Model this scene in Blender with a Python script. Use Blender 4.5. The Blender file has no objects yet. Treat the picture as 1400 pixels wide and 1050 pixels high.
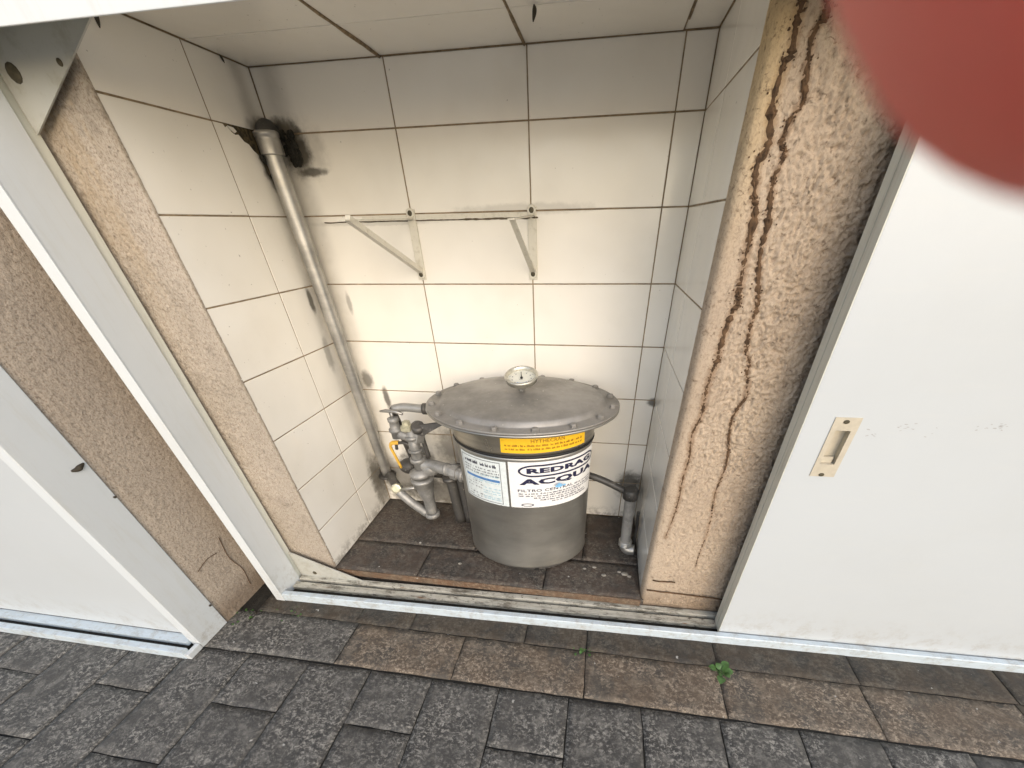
import bpy, bmesh, math, random
from mathutils import Vector, Matrix, noise as mn
random.seed(7)
R = math.radians
scene = bpy.context.scene
COL = scene.collection

# ------------------------------------------------------------------ camera, sky, sun, exposure
cam_d = bpy.data.cameras.new('camera')
cam = bpy.data.objects.new('camera', cam_d); COL.objects.link(cam); scene.camera = cam
cam.location = (0.489424, -1.113177, -0.171551)
cam.rotation_mode = 'XYZ'; cam.rotation_euler = (0.9092611, 0.0176258, 0.1478207)
cam_d.sensor_width = 36; cam_d.sensor_fit = 'HORIZONTAL'
cam_d.lens = 508.2256 / 1400 * 36
cam_d.shift_x = -39.7238 / 1400; cam_d.shift_y = 175.2824 / 1400
cam_d.clip_start = 0.0005; cam_d.clip_end = 200
cam_d.dof.use_dof = True; cam_d.dof.focus_distance = 1.0; cam_d.dof.aperture_fstop = 24

w = bpy.data.worlds.new('World'); scene.world = w; w.use_nodes = True
wn = w.node_tree.nodes; wl = w.node_tree.links; wn.clear()
sky = wn.new('ShaderNodeTexSky'); sky.sky_type = 'NISHITA'; sky.sun_disc = False
sky.sun_elevation = R(28); sky.sun_rotation = R(156)
sky.dust_density = 2.5; sky.air_density = 1.0; sky.ozone_density = 1.0
bg = wn.new('ShaderNodeBackground'); bg.inputs['Strength'].default_value = 0.15
wo = wn.new('ShaderNodeOutputWorld')
wl.new(sky.outputs[0], bg.inputs[0]); wl.new(bg.outputs[0], wo.inputs[0])

sd = bpy.data.lights.new('sun', 'SUN'); sd.energy = 0.95; sd.angle = R(85); sd.color = (1, .988, .96)
sun = bpy.data.objects.new('sun', sd); COL.objects.link(sun)
az, el = R(156), R(28)
sdir = Vector((math.sin(az) * math.cos(el), math.cos(az) * math.cos(el), math.sin(el)))
sun.rotation_euler = sdir.to_track_quat('Z', 'Y').to_euler()
sun.location = sdir * 5

scene.view_settings.view_transform = 'Standard'; scene.view_settings.look = 'None'
scene.view_settings.gamma = 1; scene.view_settings.use_curve_mapping = False
scene.view_settings.exposure = 0.58
scene.render.engine = 'CYCLES'
scene.cycles.max_bounces = 8; scene.cycles.diffuse_bounces = 5
scene.cycles.use_denoising = True

# ------------------------------------------------------------------ measures of the place
TOP, H, XL, XR, FL, GZ = 0.104, 0.14864, -0.308, 0.658, -1.0387, -1.089
DL = 0.385
def YT(x, o=0.0): return -0.4846 + 0.0205 * x + o      # front of the sliding track

# ------------------------------------------------------------------ material helpers
class NT:
    def __init__(s, name):
        s.m = bpy.data.materials.new(name); s.m.use_nodes = True
        s.t = s.m.node_tree; s.n = s.t.nodes; s.l = s.t.links
        s.b = s.n['Principled BSDF']
        s.geo = None
    def pos(s):
        if not s.geo: s.geo = s.n.new('ShaderNodeNewGeometry')
        return s.geo.outputs['Position']
    def link(s, v, sock):
        if isinstance(v, bpy.types.NodeSocket): s.l.new(v, sock)
        elif isinstance(v, (tuple, list)) and len(v) == 3 and sock.type == 'RGBA': sock.default_value = (*v, 1)
        else: sock.default_value = v
    def math(s, op, a, b=0.0, c=None, clamp=False):
        n = s.n.new('ShaderNodeMath'); n.operation = op; n.use_clamp = clamp
        s.link(a, n.inputs[0]); s.link(b, n.inputs[1])
        if c is not None: s.link(c, n.inputs[2])
        return n.outputs[0]
    def vmath(s, op, a, b):
        n = s.n.new('ShaderNodeVectorMath'); n.operation = op
        s.link(a, n.inputs[0]); s.link(b, n.inputs[1])
        return n.outputs['Value'] if op in ('LENGTH', 'DISTANCE', 'DOT_PRODUCT') else n.outputs[0]
    def scaled(s, v, sc):
        return s.vmath('MULTIPLY', v, sc if isinstance(sc, tuple) else (sc, sc, sc))
    def noise(s, scale, detail=4, rough=.6, v=None, dist=0.0):
        n = s.n.new('ShaderNodeTexNoise'); n.inputs['Scale'].default_value = scale
        n.inputs['Detail'].default_value = detail; n.inputs['Roughness'].default_value = rough
        n.inputs['Distortion'].default_value = dist
        s.l.new(v if v is not None else s.pos(), n.inputs['Vector']); return n.outputs['Fac']
    def voronoi(s, scale, v=None, feature='F1'):
        n = s.n.new('ShaderNodeTexVoronoi'); n.feature = feature; n.inputs['Scale'].default_value = scale
        s.l.new(v if v is not None else s.pos(), n.inputs['Vector']); return n.outputs['Distance']
    def ramp(s, v, a, b, lo=0.0, hi=1.0, smooth=True):
        n = s.n.new('ShaderNodeMapRange'); n.interpolation_type = 'SMOOTHSTEP' if smooth else 'LINEAR'
        n.clamp = True
        s.link(v, n.inputs[0]); n.inputs[1].default_value = a; n.inputs[2].default_value = b
        n.inputs[3].default_value = lo; n.inputs[4].default_value = hi; return n.outputs[0]
    def mix(s, f, a, b, mode='MIX'):
        n = s.n.new('ShaderNodeMix'); n.data_type = 'RGBA'; n.blend_type = mode; n.clamp_factor = True
        s.link(f, n.inputs[0]); s.link(a, n.inputs[6]); s.link(b, n.inputs[7]); return n.outputs[2]
    def sep(s, v=None):
        n = s.n.new('ShaderNodeSeparateXYZ'); s.l.new(v if v is not None else s.pos(), n.inputs[0]); return n.outputs
    def rand(s):
        return s.n.new('ShaderNodeObjectInfo').outputs['Random']
    def blob(s, c, r, wob=.5, nsc=60, edge=.5):
        """1 inside an uneven stain centred on c (metres), radii r"""
        d = s.vmath('SUBTRACT', s.pos(), c)
        d = s.vmath('MULTIPLY', d, tuple(1 / k for k in r))
        d = s.vmath('LENGTH', d, (0, 0, 0))
        nz = s.math('MULTIPLY', s.math('SUBTRACT', s.noise(nsc, 4), .5), wob * 2)
        d = s.math('ADD', d, nz)
        return s.ramp(d, 1 - edge, 1 + edge * .4, 1, 0)
    def bump(s, h, strength=.3, dist=.002, prev=None):
        n = s.n.new('ShaderNodeBump'); n.inputs['Strength'].default_value = strength
        n.inputs['Distance'].default_value = dist; s.l.new(h, n.inputs['Height'])
        if prev is not None: s.l.new(prev, n.inputs['Normal'])
        return n.outputs[0]
    def out(s, col=None, rough=None, metal=None, normal=None, **k):
        if col is not None: s.link(col, s.b.inputs['Base Color'])
        if rough is not None: s.link(rough, s.b.inputs['Roughness'])
        if metal is not None: s.link(metal, s.b.inputs['Metallic'])
        if normal is not None: s.l.new(normal, s.b.inputs['Normal'])
        for a, b in k.items(): s.link(b, s.b.inputs[a.replace('_', ' ')])
        return s.m

def mat_tile():
    t = NT('glazed_tile')
    big = t.noise(3.1, 3)
    col = t.mix(t.ramp(big, .3, .7), (.87, .845, .785), (.82, .785, .71))
    col = t.mix(t.math('MULTIPLY', t.rand(), .3), col, (.72, .69, .62))
    film = t.ramp(t.noise(6, 4, .6), .45, .8)
    col = t.mix(t.math('MULTIPLY', film, .16), col, (.60, .56, .48))
    specks = t.ramp(t.noise(150, 2, .5), .735, .78)
    col = t.mix(t.math('MULTIPLY', specks, .6), col, (.16, .13, .10))
    # soot and grime with a shape of its own around the pipe end and the valves
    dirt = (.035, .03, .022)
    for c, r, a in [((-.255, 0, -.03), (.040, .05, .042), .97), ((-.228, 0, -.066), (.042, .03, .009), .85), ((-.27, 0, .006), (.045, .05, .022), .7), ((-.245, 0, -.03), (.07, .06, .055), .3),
                    ((-.28, -.02, .006), (.055, .05, .022), .75), ((-.308, -.045, -.055), (.02, .022, .05), .95),
                    ((-.308, -.06, -.33), (.02, .011, .035), .8), ((-.235, 0, -.345), (.008, .02, .03), .45),
                    ((-.308, -.065, -.47), (.02, .016, .05), .4), ((-.25, 0, -.56), (.02, .02, .03), .7),
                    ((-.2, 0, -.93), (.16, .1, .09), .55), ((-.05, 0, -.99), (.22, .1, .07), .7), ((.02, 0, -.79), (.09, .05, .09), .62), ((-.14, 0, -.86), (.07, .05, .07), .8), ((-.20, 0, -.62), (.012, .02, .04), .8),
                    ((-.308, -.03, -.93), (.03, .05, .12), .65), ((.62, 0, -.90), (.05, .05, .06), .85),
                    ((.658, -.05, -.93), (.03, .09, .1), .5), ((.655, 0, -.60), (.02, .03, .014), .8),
                    ((.29, 0, -.145), (.18, .02, .012), .25), ((-.1, 0, -.165), (.2, .02, .006), .2)]:
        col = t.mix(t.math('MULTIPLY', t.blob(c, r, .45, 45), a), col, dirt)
    p = t.sep()
    # shading and grime painted along both sides of the tall pipe
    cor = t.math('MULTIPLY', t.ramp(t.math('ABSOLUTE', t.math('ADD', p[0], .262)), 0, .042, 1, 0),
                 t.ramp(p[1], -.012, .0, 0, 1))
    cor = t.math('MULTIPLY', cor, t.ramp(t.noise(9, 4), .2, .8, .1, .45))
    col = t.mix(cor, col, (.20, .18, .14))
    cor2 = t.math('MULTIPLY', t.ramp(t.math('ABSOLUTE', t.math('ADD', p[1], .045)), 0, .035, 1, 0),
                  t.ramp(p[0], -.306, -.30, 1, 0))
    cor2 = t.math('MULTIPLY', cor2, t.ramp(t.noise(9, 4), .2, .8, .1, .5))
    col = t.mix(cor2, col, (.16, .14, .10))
    # splash dirt just above the floor
    low = t.math('MULTIPLY', t.ramp(p[2], -1.04, -.98, 1, 0), t.ramp(t.noise(38, 5, .7), .42, .62))
    col = t.mix(t.math('MULTIPLY', low, .55), col, (.12, .10, .075))
    n = t.bump(t.noise(7, 2), .35, .004)
    return t.out(col, t.ramp(t.noise(6, 3, .6), .3, .75, .12, .26), normal=n, Specular_IOR_Level=.55)

def mat_grout():
    t = NT('dirty_grout')
    c = t.mix(t.ramp(t.noise(30, 5, .7), .3, .7), (.33, .25, .155), (.17, .125, .075))
    hole = t.blob((-.308, -.07, -.02), (.02, .09, .05), .2, 60)
    c = t.mix(hole, c, t.mix(t.ramp(t.noise(90, 4), .4, .6), (.03, .024, .013), (.10, .075, .035)))
    return t.out(c, .95, normal=t.bump(t.noise(220, 4), .8, .002))

def mat_plaster(name, c1, c2, dirt=.5, streak=False, grainy=.3, soot=False, pits=.65):
    t = NT(name)
    col = t.mix(t.ramp(t.noise(5, 5, .6), .3, .7), c1, c2)
    col = t.mix(t.math('MULTIPLY', t.ramp(t.noise(120, 3), .55, .75), .45), col, tuple(k * .55 for k in c1))
    col = t.mix(t.math('MULTIPLY', t.ramp(t.noise(16, 6, .7, dist=.6), .52, .8), dirt), col, tuple(k * .38 for k in c2))
    p = t.sep()
    low = t.math('MULTIPLY', t.ramp(p[2], -1.07, -.975, 1, 0), t.ramp(t.noise(26, 5, .7), .25, .5))
    col = t.mix(t.math('MULTIPLY', low, .6), col, (.15, .10, .06))
    if streak:
        # damp brown dirt that has gathered where the door rubs the pillar
        s1 = t.math('MULTIPLY', t.ramp(t.math('ADD', p[0], t.math('MULTIPLY', t.noise(12, 4), .1)), .82, .92),
                    t.ramp(t.noise(30, 6, .85), .36, .56))
        col = t.mix(t.math('MULTIPLY', s1, .35), col, (.20, .14, .085))
        an = t.n.new('ShaderNodeAttribute'); an.attribute_name = 'mud'
        halo = t.ramp(t.math('ADD', an.outputs['Fac'], t.math('MULTIPLY', t.math('SUBTRACT', t.noise(110, 5, .8), .5), 1.5)), .15, .75)
        halo = t.math('MULTIPLY', halo, t.ramp(an.outputs['Fac'], 0, .25))
        col = t.mix(t.math('MULTIPLY', halo, .62), col, (.24, .15, .085))
        yel = t.math('MULTIPLY', t.ramp(p[0], .672, .70, 1, 0), t.ramp(p[2], -.3, .08))
        yel = t.math('MULTIPLY', yel, t.ramp(p[0], .62, .655))
        col = t.mix(t.math('MULTIPLY', yel, .55), col, (.62, .45, .21))
    grain = t.ramp(t.noise(330, 4, .8, t.scaled(t.pos(), (1, 1, .6)), .4), .47, .64)
    col = t.mix(t.math('MULTIPLY', grain, grainy), col, (.15, .10, .065))
    if soot:
        sx = t.ramp(t.math('ADD', p[0], t.math('MULTIPLY', t.noise(24, 5, .7), .07)), -.432, -.385, 1, 0)
        col = t.mix(t.math('MULTIPLY', sx, .62), col, (.10, .075, .05))
        tp_ = t.math('MULTIPLY', t.ramp(p[2], -.45, .05), t.ramp(t.noise(14, 5, .7, t.scaled(t.pos(), (1, 1, .25))), .42, .62))
        col = t.mix(t.math('MULTIPLY', tp_, .6), col, (.36, .27, .16))
    pit = t.ramp(t.noise(130, 5, .75, dist=.8), .56, .68)
    col = t.mix(t.math('MULTIPLY', pit, pits), col, (.17, .11, .065))
    h = t.math('ADD', t.noise(230, 5, .7), t.math('MULTIPLY', pit, -.6))
    return t.out(col, .93, normal=t.bump(h, .75, .0022), Specular_IOR_Level=.2)

def mat_paint(name, base, grime=.3, rough=.35, rust=.0, stretch=(6, 40, 40), light=(.25, .22, .15), spec=.5):
    t = NT(name)
    v = t.scaled(t.pos(), stretch)
    g = t.ramp(t.noise(1.6, 6, .75, v), .48, .72)
    col = t.mix(t.math('MULTIPLY', t.ramp(t.noise(4, 4), .3, .8), .25), base, tuple(k * .9 for k in base))
    col = t.mix(t.math('MULTIPLY', g, grime), col, light)
    if rust:
        r = t.ramp(t.noise(3.0, 5, .7, v), .62, .7)
        col = t.mix(t.math('MULTIPLY', r, rust), col, (.20, .085, .025))
        k2 = t.ramp(t.noise(14, 7, .8, t.scaled(t.pos(), (1, 3, 3))), .50, .60)
        col = t.mix(t.math('MULTIPLY', k2, rust * .8), col, (.07, .06, .042))
        k = t.ramp(t.noise(60, 5, .8), .58, .66)
        col = t.mix(t.math('MULTIPLY', k, rust), col, (.03, .027, .02))
    pz = t.sep()
    sp = t.math('MULTIPLY', t.ramp(pz[2], -1.075, -.93, 1, 0), t.ramp(t.noise(30, 6, .8), .45, .7))
    col = t.mix(t.math('MULTIPLY', sp, .5), col, (.30, .26, .20))
    sm = t.ramp(t.noise(2.2, 5, .65), .45, .75)
    col = t.mix(t.math('MULTIPLY', sm, .12), col, (.42, .42, .38))
    n = t.bump(t.math('ADD', t.noise(60, 3), t.math('MULTIPLY', t.noise(2.5, 2), 6)), .1, .002)
    return t.out(col, rough, normal=n, Specular_IOR_Level=spec)

def mat_steel(name, a, b, rough=(.3, .5), metal=.85, brush=(1, 1, 30), spots=.2):
    t = NT(name)
    v = t.scaled(t.pos(), brush)
    col = t.mix(t.ramp(t.noise(4, 6, .7, v), .3, .7), a, b)
    col = t.mix(t.math('MULTIPLY', t.ramp(t.noise(28, 6, .75), .55, .75), spots), col, (.42, .39, .33))
    col = t.mix(t.math('MULTIPLY', t.ramp(t.noise(130, 3), .68, .74), spots * 1.6), col, (.66, .63, .56))
    n = t.bump(t.noise(9, 5, .6, v), .05, .002)
    return t.out(col, t.ramp(t.noise(8, 5), .3, .7, *rough), metal, n)

def mat_stone(name, a, b, speck=(.34, .33, .30), amt=.75, warm=None):
    t = NT(name)
    rr = t.rand()
    off = t.n.new('ShaderNodeCombineXYZ'); t.l.new(t.math('MULTIPLY', rr, 40), off.inputs[0]); t.l.new(t.math('MULTIPLY', rr, 17), off.inputs[1])
    v = t.vmath('ADD', t.pos(), off.outputs[0])
    col = t.mix(t.ramp(t.noise(9, 7, .72, v), .3, .7), a, b)
    col = t.mix(t.math('MULTIPLY', rr, .35), col, tuple(k * .6 for k in a))
    if warm:
        col = t.mix(t.math('MULTIPLY', t.ramp(t.noise(14, 5, .7, v), .35, .6), .9), col, warm)
    fine = t.ramp(t.noise(110, 6, .8, t.scaled(v, (1, 1.3, 1)), .4), .48, .61)
    lich = t.math('MULTIPLY', fine, t.ramp(t.noise(9, 5, .7, v), .30, .60))
    col = t.mix(t.math('MULTIPLY', lich, amt), col, speck)
    mot = t.ramp(t.noise(34, 6, .75, v, .5), .46, .66)
    col = t.mix(t.math('MULTIPLY', mot, .38), col, tuple(k * .8 for k in speck))
    spot = t.ramp(t.noise(48, 3, .5, v), .73, .77)
    col = t.mix(t.math('MULTIPLY', spot, .8), col, (.52, .51, .47))
    dark = t.ramp(t.noise(95, 5, .8, v), .56, .7)
    col = t.mix(t.math('MULTIPLY', dark, .6), col, tuple(k * .3 for k in a))
    h = t.math('ADD', t.noise(60, 8, .75, v, .6), t.math('MULTIPLY', t.noise(14, 5, .6, v), 1.2))
    return t.out(col, t.ramp(fine, 0, 1, .62, .9), normal=t.bump(h, .85, .005), Specular_IOR_Level=.35)

def flat(name, c, rough=.5, metal=0.0, var=.25, **k):
    t = NT(name)
    col = t.mix(t.ramp(t.noise(90, 4), .35, .7), c, tuple(x * (1 - var) for x in c))
    return t.out(col, rough, metal, **k)

M = dict(
    tile=mat_tile(), grout=mat_grout(),
    plaster=mat_plaster('plaster_cream', (.51, .415, .315), (.45, .36, .27), .45, True),
    plaster_rose=mat_plaster('plaster_rose', (.47, .41, .34), (.40, .35, .285), .6, grainy=.6, soot=True, pits=.3),
    plaster_grey=mat_plaster('plaster_pier', (.52, .445, .36), (.46, .39, .315), .4, grainy=.6, pits=.15),
    mud=flat('dry_mud', (.125, .072, .036), .95, var=.6),
    white=mat_paint('white_lacquer', (.52, .55, .565), .10, .32, light=(.6, .6, .56)),
    frame=mat_paint('white_frame_paint', (.63, .665, .68), .22, .38, stretch=(25, 25, 3), light=(.50, .48, .40)),
    edge=mat_paint('greyed_door_edge', (.70, .71, .63), .4, .5, stretch=(30, 30, 3), light=(.36, .34, .26)),
    track=mat_paint('dirty_track_paint', (.54, .52, .44), .9, .6, 1.0, (4, 30, 30), (.09, .075, .05)),
    trackfront=mat_paint('track_front_paint', (.56, .64, .69), .28, .4, .12, (4, 60, 60), (.45, .40, .30)),
    groove=flat('groove_dirt', (.035, .03, .022), .95, var=.5),  # groove dirt, darkened further to paint in the shade of the grooves
    gusset=mat_paint('gusset_paint', (.44, .44, .40), .7, .5, stretch=(20, 20, 20), light=(.33, .31, .25)),
    steel=mat_steel('stainless_steel', (.44, .425, .39), (.34, .33, .30), (.30, .46), brush=(1, 1, 3), spots=.3),
    lid=mat_steel('dulled_lid_steel', (.32, .305, .285), (.23, .22, .20), (.38, .6), .4, (2, 2, 2), .45),
    galv=mat_steel('galvanised_pipe', (.50, .49, .46), (.29, .285, .27), (.3, .5), .7, (1, 1, 3), .5),
    fitting=mat_steel('painted_fitting', (.36, .355, .34), (.17, .17, .165), (.4, .65), .4, (3, 3, 3), .6),
    darkpipe=mat_steel('grimy_pipe', (.12, .115, .108), (.045, .043, .04), (.4, .6), .4, (1, 1, 1), .35),
    brass=flat('pale_brass', (.58, .56, .42), .35, .5),
    black=flat('black_rubber', (.012, .012, .012), .6),
    screw=flat('rusted_screw', (.11, .095, .06), .6, .4, .5),
    yellow=flat('yellow_lever', (.72, .42, .05), .45),
    yell_lab=flat('yellow_sticker', (.86, .52, .02), .45, var=.08),
    paper=flat('label_paper', (.78, .78, .77), .5, var=.06),
    paper2=flat('label_paper_blue', (.70, .76, .76), .5, var=.12),
    ink=flat('navy_ink', (.018, .018, .055), .5), inkg=flat('grey_ink', (.16, .16, .19), .5),
    blue=flat('blue_ink', (.10, .25, .52), .5), lblue=flat('pale_blue_ink', (.36, .58, .68), .5),
    cyan=flat('water_blue', (.22, .50, .80), .5), amber=flat('brown_ink', (.36, .16, .01), .5),
    dial=flat('dial_face', (.74, .74, .66), .3, var=.06), bezel=flat('bezel', (.62, .60, .52), .3, .6),
    beige=flat('beige_handle', (.52, .47, .37), .4, var=.1),
    slab=mat_stone('floor_stone', (.058, .052, .047), (.028, .027, .026), (.20, .18, .15), .85, (.080, .059, .046)),
    stone=mat_stone('grey_paver', (.084, .080, .073), (.048, .047, .044), (.38, .36, .32), .9),
    stoneb=mat_stone('brown_paver', (.098, .086, .071), (.056, .051, .045), (.40, .33, .25), .9, (.118, .088, .062)),
    stoned=mat_stone('damp_paver', (.052, .047, .041), (.032, .030, .028), (.20, .18, .14), .5, (.062, .047, .033)),  # paver colour darkened to paint in the shadow under the track
    mortar=mat_stone('joint_mortar', (.026, .024, .020), (.015, .014, .012), (.07, .065, .05), .35),
    leaf=flat('weed_leaf', (.07, .16, .035), .5, var=.4), bug=flat('dark_husk', (.05, .04, .025), .7, var=.5),
    bracket=mat_paint('old_bracket_paint', (.66, .63, .54), .5, .5, stretch=(40, 40, 40), light=(.36, .32, .22)),
    putty=flat('brown_putty', (.27, .20, .12), .9, var=.5),
    glue=flat('brown_residue', (.13, .10, .065), .9, var=.5),
)
def mat_skin():
    t = NT('finger_skin')
    c = t.mix(t.ramp(t.noise(70, 4), .3, .7), (.86, .19, .145), (.80, .12, .085))  # saturated red base paints in sunlight glowing through the flesh
    return t.out(c, .55, normal=t.bump(t.noise(1500, 3), .2, .0002), Subsurface_Weight=.4, Subsurface_Scale=.004)
M['skin'] = mat_skin()
M['nail'] = flat('finger_nail', (.68, .40, .34), .3)

# ------------------------------------------------------------------ mesh helpers
class MB:
    def __init__(s): s.v = []; s.f = []; s.sm = []
    def add(s, vs, fs, smooth=False):
        o = len(s.v); s.v += [Vector(v) for v in vs]
        for f in fs: s.f.append([o + i for i in f]); s.sm.append(smooth)
        return s
    def box(s, x0, x1, y0, y1, z0, z1, bev=0.0):
        if bev <= 0:
            return s.add([(x, y, z) for x in (x0, x1) for y in (y0, y1) for z in (z0, z1)],
                         [(0, 1, 3, 2), (4, 6, 7, 5), (0, 4, 5, 1), (2, 3, 7, 6), (0, 2, 6, 4), (1, 5, 7, 3)])
        bm = bmesh.new(); bmesh.ops.create_cube(bm, size=1)
        for v in bm.verts: v.co = Vector(((x0 + x1) / 2 + v.co.x * (x1 - x0), (y0 + y1) / 2 + v.co.y * (y1 - y0), (z0 + z1) / 2 + v.co.z * (z1 - z0)))
        bmesh.ops.bevel(bm, geom=bm.edges[:], offset=bev, segments=2, affect='EDGES', profile=.6)
        bm.verts.index_update()
        s.add([v.co.copy() for v in bm.verts], [[v.index for v in f.verts] for f in bm.faces]); bm.free(); return s
    def hexa(s, p):   # 8 corners: bottom 4 ccw, top 4 ccw
        return s.add(p, [(3, 2, 1, 0), (4, 5, 6, 7), (0, 1, 5, 4), (1, 2, 6, 5), (2, 3, 7, 6), (3, 0, 4, 7)])
    def prism(s, poly, n):  # poly: 3-d points of a planar outline, n: thickness vector
        k = len(poly); a = [Vector(p) for p in poly]; b = [p + Vector(n) for p in a]
        return s.add(a + b, [list(range(k))[::-1], list(range(k, 2 * k))] + [(i, (i + 1) % k, k + (i + 1) % k, k + i) for i in range(k)])
    def lathe(s, prof, c=(0, 0, 0), axis=(0, 0, 1), n=32, sc=(1, 1), cap=True, smooth=True, xref=None):
        ax = Vector(axis).normalized()
        xr = Vector(xref) if xref else (Vector((1, 0, 0)) if abs(ax.x) < .9 else Vector((0, 1, 0)))
        yr = ax.cross(xr).normalized(); xr = yr.cross(ax).normalized(); c = Vector(c)
        vs = []
        for r, h in prof:
            for i in range(n):
                a = 2 * math.pi * i / n
                vs.append(c + ax * h + xr * (r * sc[0] * math.cos(a)) + yr * (r * sc[1] * math.sin(a)))
        fs = []
        for j in range(len(prof) - 1):
            for i in range(n):
                fs.append((j * n + i, j * n + (i + 1) % n, (j + 1) * n + (i + 1) % n, (j + 1) * n + i))
        s.add(vs, fs, smooth)
        if cap:
            o = len(s.v) - len(vs)
            s.f.append([o + i for i in range(n)][::-1]); s.sm.append(False)
            s.f.append([o + (len(prof) - 1) * n + i for i in range(n)]); s.sm.append(False)
        return s
    def tube(s, pts, r, n=14, cap=True, sc=(1, 1)):
        pts = [Vector(p) for p in pts]; rs = r if isinstance(r, (list, tuple)) else [r] * len(pts)
        vs = []; prev = None
        for i, p in enumerate(pts):
            d = (pts[min(i + 1, len(pts) - 1)] - pts[max(i - 1, 0)]).normalized()
            if prev is None:
                x = d.orthogonal().normalized()
            else:
                x = (prev - d * prev.dot(d)).normalized()
            prev = x; y = d.cross(x)
            for k in range(n):
                a = 2 * math.pi * k / n
                vs.append(p + (x * math.cos(a) * sc[0] + y * math.sin(a) * sc[1]) * rs[i])
        fs = [(j * n + i, j * n + (i + 1) % n, (j + 1) * n + (i + 1) % n, (j + 1) * n + i) for j in range(len(pts) - 1) for i in range(n)]
        s.add(vs, fs, True)
        if cap:
            o = len(s.v) - len(vs)
            s.f.append([o + i for i in range(n)][::-1]); s.sm.append(False)
            s.f.append([o + (len(pts) - 1) * n + i for i in range(n)]); s.sm.append(False)
        return s
    def ball(s, c, r, n=16, m=10, sc=(1, 1, 1)):
        c = Vector(c); prof = []
        vs = [c + Vector((0, 0, -r * sc[2]))]
        for j in range(1, m):
            t = -math.pi / 2 + math.pi * j / m
            for i in range(n):
                a = 2 * math.pi * i / n
                vs.append(c + Vector((r * sc[0] * math.cos(t) * math.cos(a), r * sc[1] * math.cos(t) * math.sin(a), r * sc[2] * math.sin(t))))
        vs.append(c + Vector((0, 0, r * sc[2])))
        fs = [(0, 1 + (i + 1) % n, 1 + i) for i in range(n)]
        for j in range(m - 2):
            for i in range(n):
                a = 1 + j * n; fs.append((a + i, a + (i + 1) % n, a + n + (i + 1) % n, a + n + i))
        l = len(vs) - 1; a = 1 + (m - 2) * n
        fs += [(a + i, a + (i + 1) % n, l) for i in range(n)]
        return s.add(vs, fs, True)
    def mesh(s, name, mat, origin=(0, 0, 0)):
        me = bpy.data.meshes.new(name); o = Vector(origin)
        me.from_pydata([tuple(v - o) for v in s.v], [], s.f)
        me.polygons.foreach_set('use_smooth', s.sm); me.materials.append(mat); me.update(); return me
    def build(s, name, mat, parent=None, label=None):
        root = parent
        while root is not None and root.parent is not None: root = root.parent
        me = s.mesh(name, mat, root.location if root else (0, 0, 0))
        return link(name, me, parent, label)

def link(name, data, parent=None, label=None):
    o = bpy.data.objects.new(name, data); COL.objects.link(o)
    if parent: o.parent = parent
    if label: o['label'] = label
    return o
def thing(name, label, cat, loc=(0, 0, 0), group=None):
    o = bpy.data.objects.new(name, None); COL.objects.link(o); o.location = loc; o.empty_display_size = .05
    return tag(o, label, cat, group)
def tag(o, label, cat, group=None, kind=None):
    o['label'] = label; o['category'] = cat
    if group: o['group'] = group
    if kind: o['kind'] = kind
    return o
def path(pts, k=6):
    """smooth curve through points (Catmull-Rom)"""
    P = [Vector(p) for p in pts]; P = [P[0] * 2 - P[1]] + P + [P[-1] * 2 - P[-2]]; out = []
    for i in range(1, len(P) - 2):
        for j in range(k):
            t = j / k; a, b, c, d = P[i - 1:i + 3]
            out.append(.5 * ((2 * b) + (c - a) * t + (2 * a - 5 * b + 4 * c - d) * t * t + (3 * b - a - 3 * c + d) * t ** 3))
    out.append(P[-2]); return out

# ------------------------------------------------------------------ pavement
pav = MB().box(-15, 15, -30, 3, -1.35, GZ - .0030).build('pavement', M['mortar'])
tag(pav, 'grey stone block pavement in front of the cupboards', 'pavement', kind='structure')
stone_cache = {}
def stone_mesh(w, d, mat, var):
    key = (round(w, 3), round(d, 3), mat.name, var)
    if key in stone_cache: return stone_cache[key]
    rnd = random.Random(str(key)); nx, ny = max(4, int(w / .016)), max(4, int(d / .016))
    b = MB(); g = .0014; x0, x1, y0, y1 = -w / 2 + g, w / 2 - g, -d / 2 + g, d / 2 - g; s = rnd.random() * 50
    vs = []
    for j in range(ny + 1):
        for i in range(nx + 1):
            u, v = i / nx, j / ny
            x = x0 + (x1 - x0) * u; y = y0 + (y1 - y0) * v
            e = min(i, nx - i, j, ny - j) == 0
            wx = mn.noise(Vector((x * 26, y * 26, s))) * .0026; wy = mn.noise(Vector((x * 26, y * 26, s + 9))) * .0026
            z = mn.noise(Vector((x * 14, y * 14, s + 3))) * .0013 - (.0004 if e else 0)
            vs.append((x + wx, y + wy, z))
    fs = [(j * (nx + 1) + i, j * (nx + 1) + i + 1, (j + 1) * (nx + 1) + i + 1, (j + 1) * (nx + 1) + i) for j in range(ny) for i in range(nx)]
    b.add(vs, fs, True)
    rim = [i for i in range(nx + 1)] + [j * (nx + 1) + nx for j in range(1, ny + 1)] + [ny * (nx + 1) + i for i in range(nx - 1, -1, -1)] + [j * (nx + 1) for j in range(ny - 1, 0, -1)]
    o = len(b.v); k = len(rim)
    b.v += [Vector((b.v[i].x, b.v[i].y, -.022)) for i in rim]
    for i in range(k): b.f.append([rim[(i + 1) % k], rim[i], o + i, o + (i + 1) % k]); b.sm.append(False)
    me = b.mesh('paving_stone', mat); stone_cache[key] = me; return me
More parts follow.
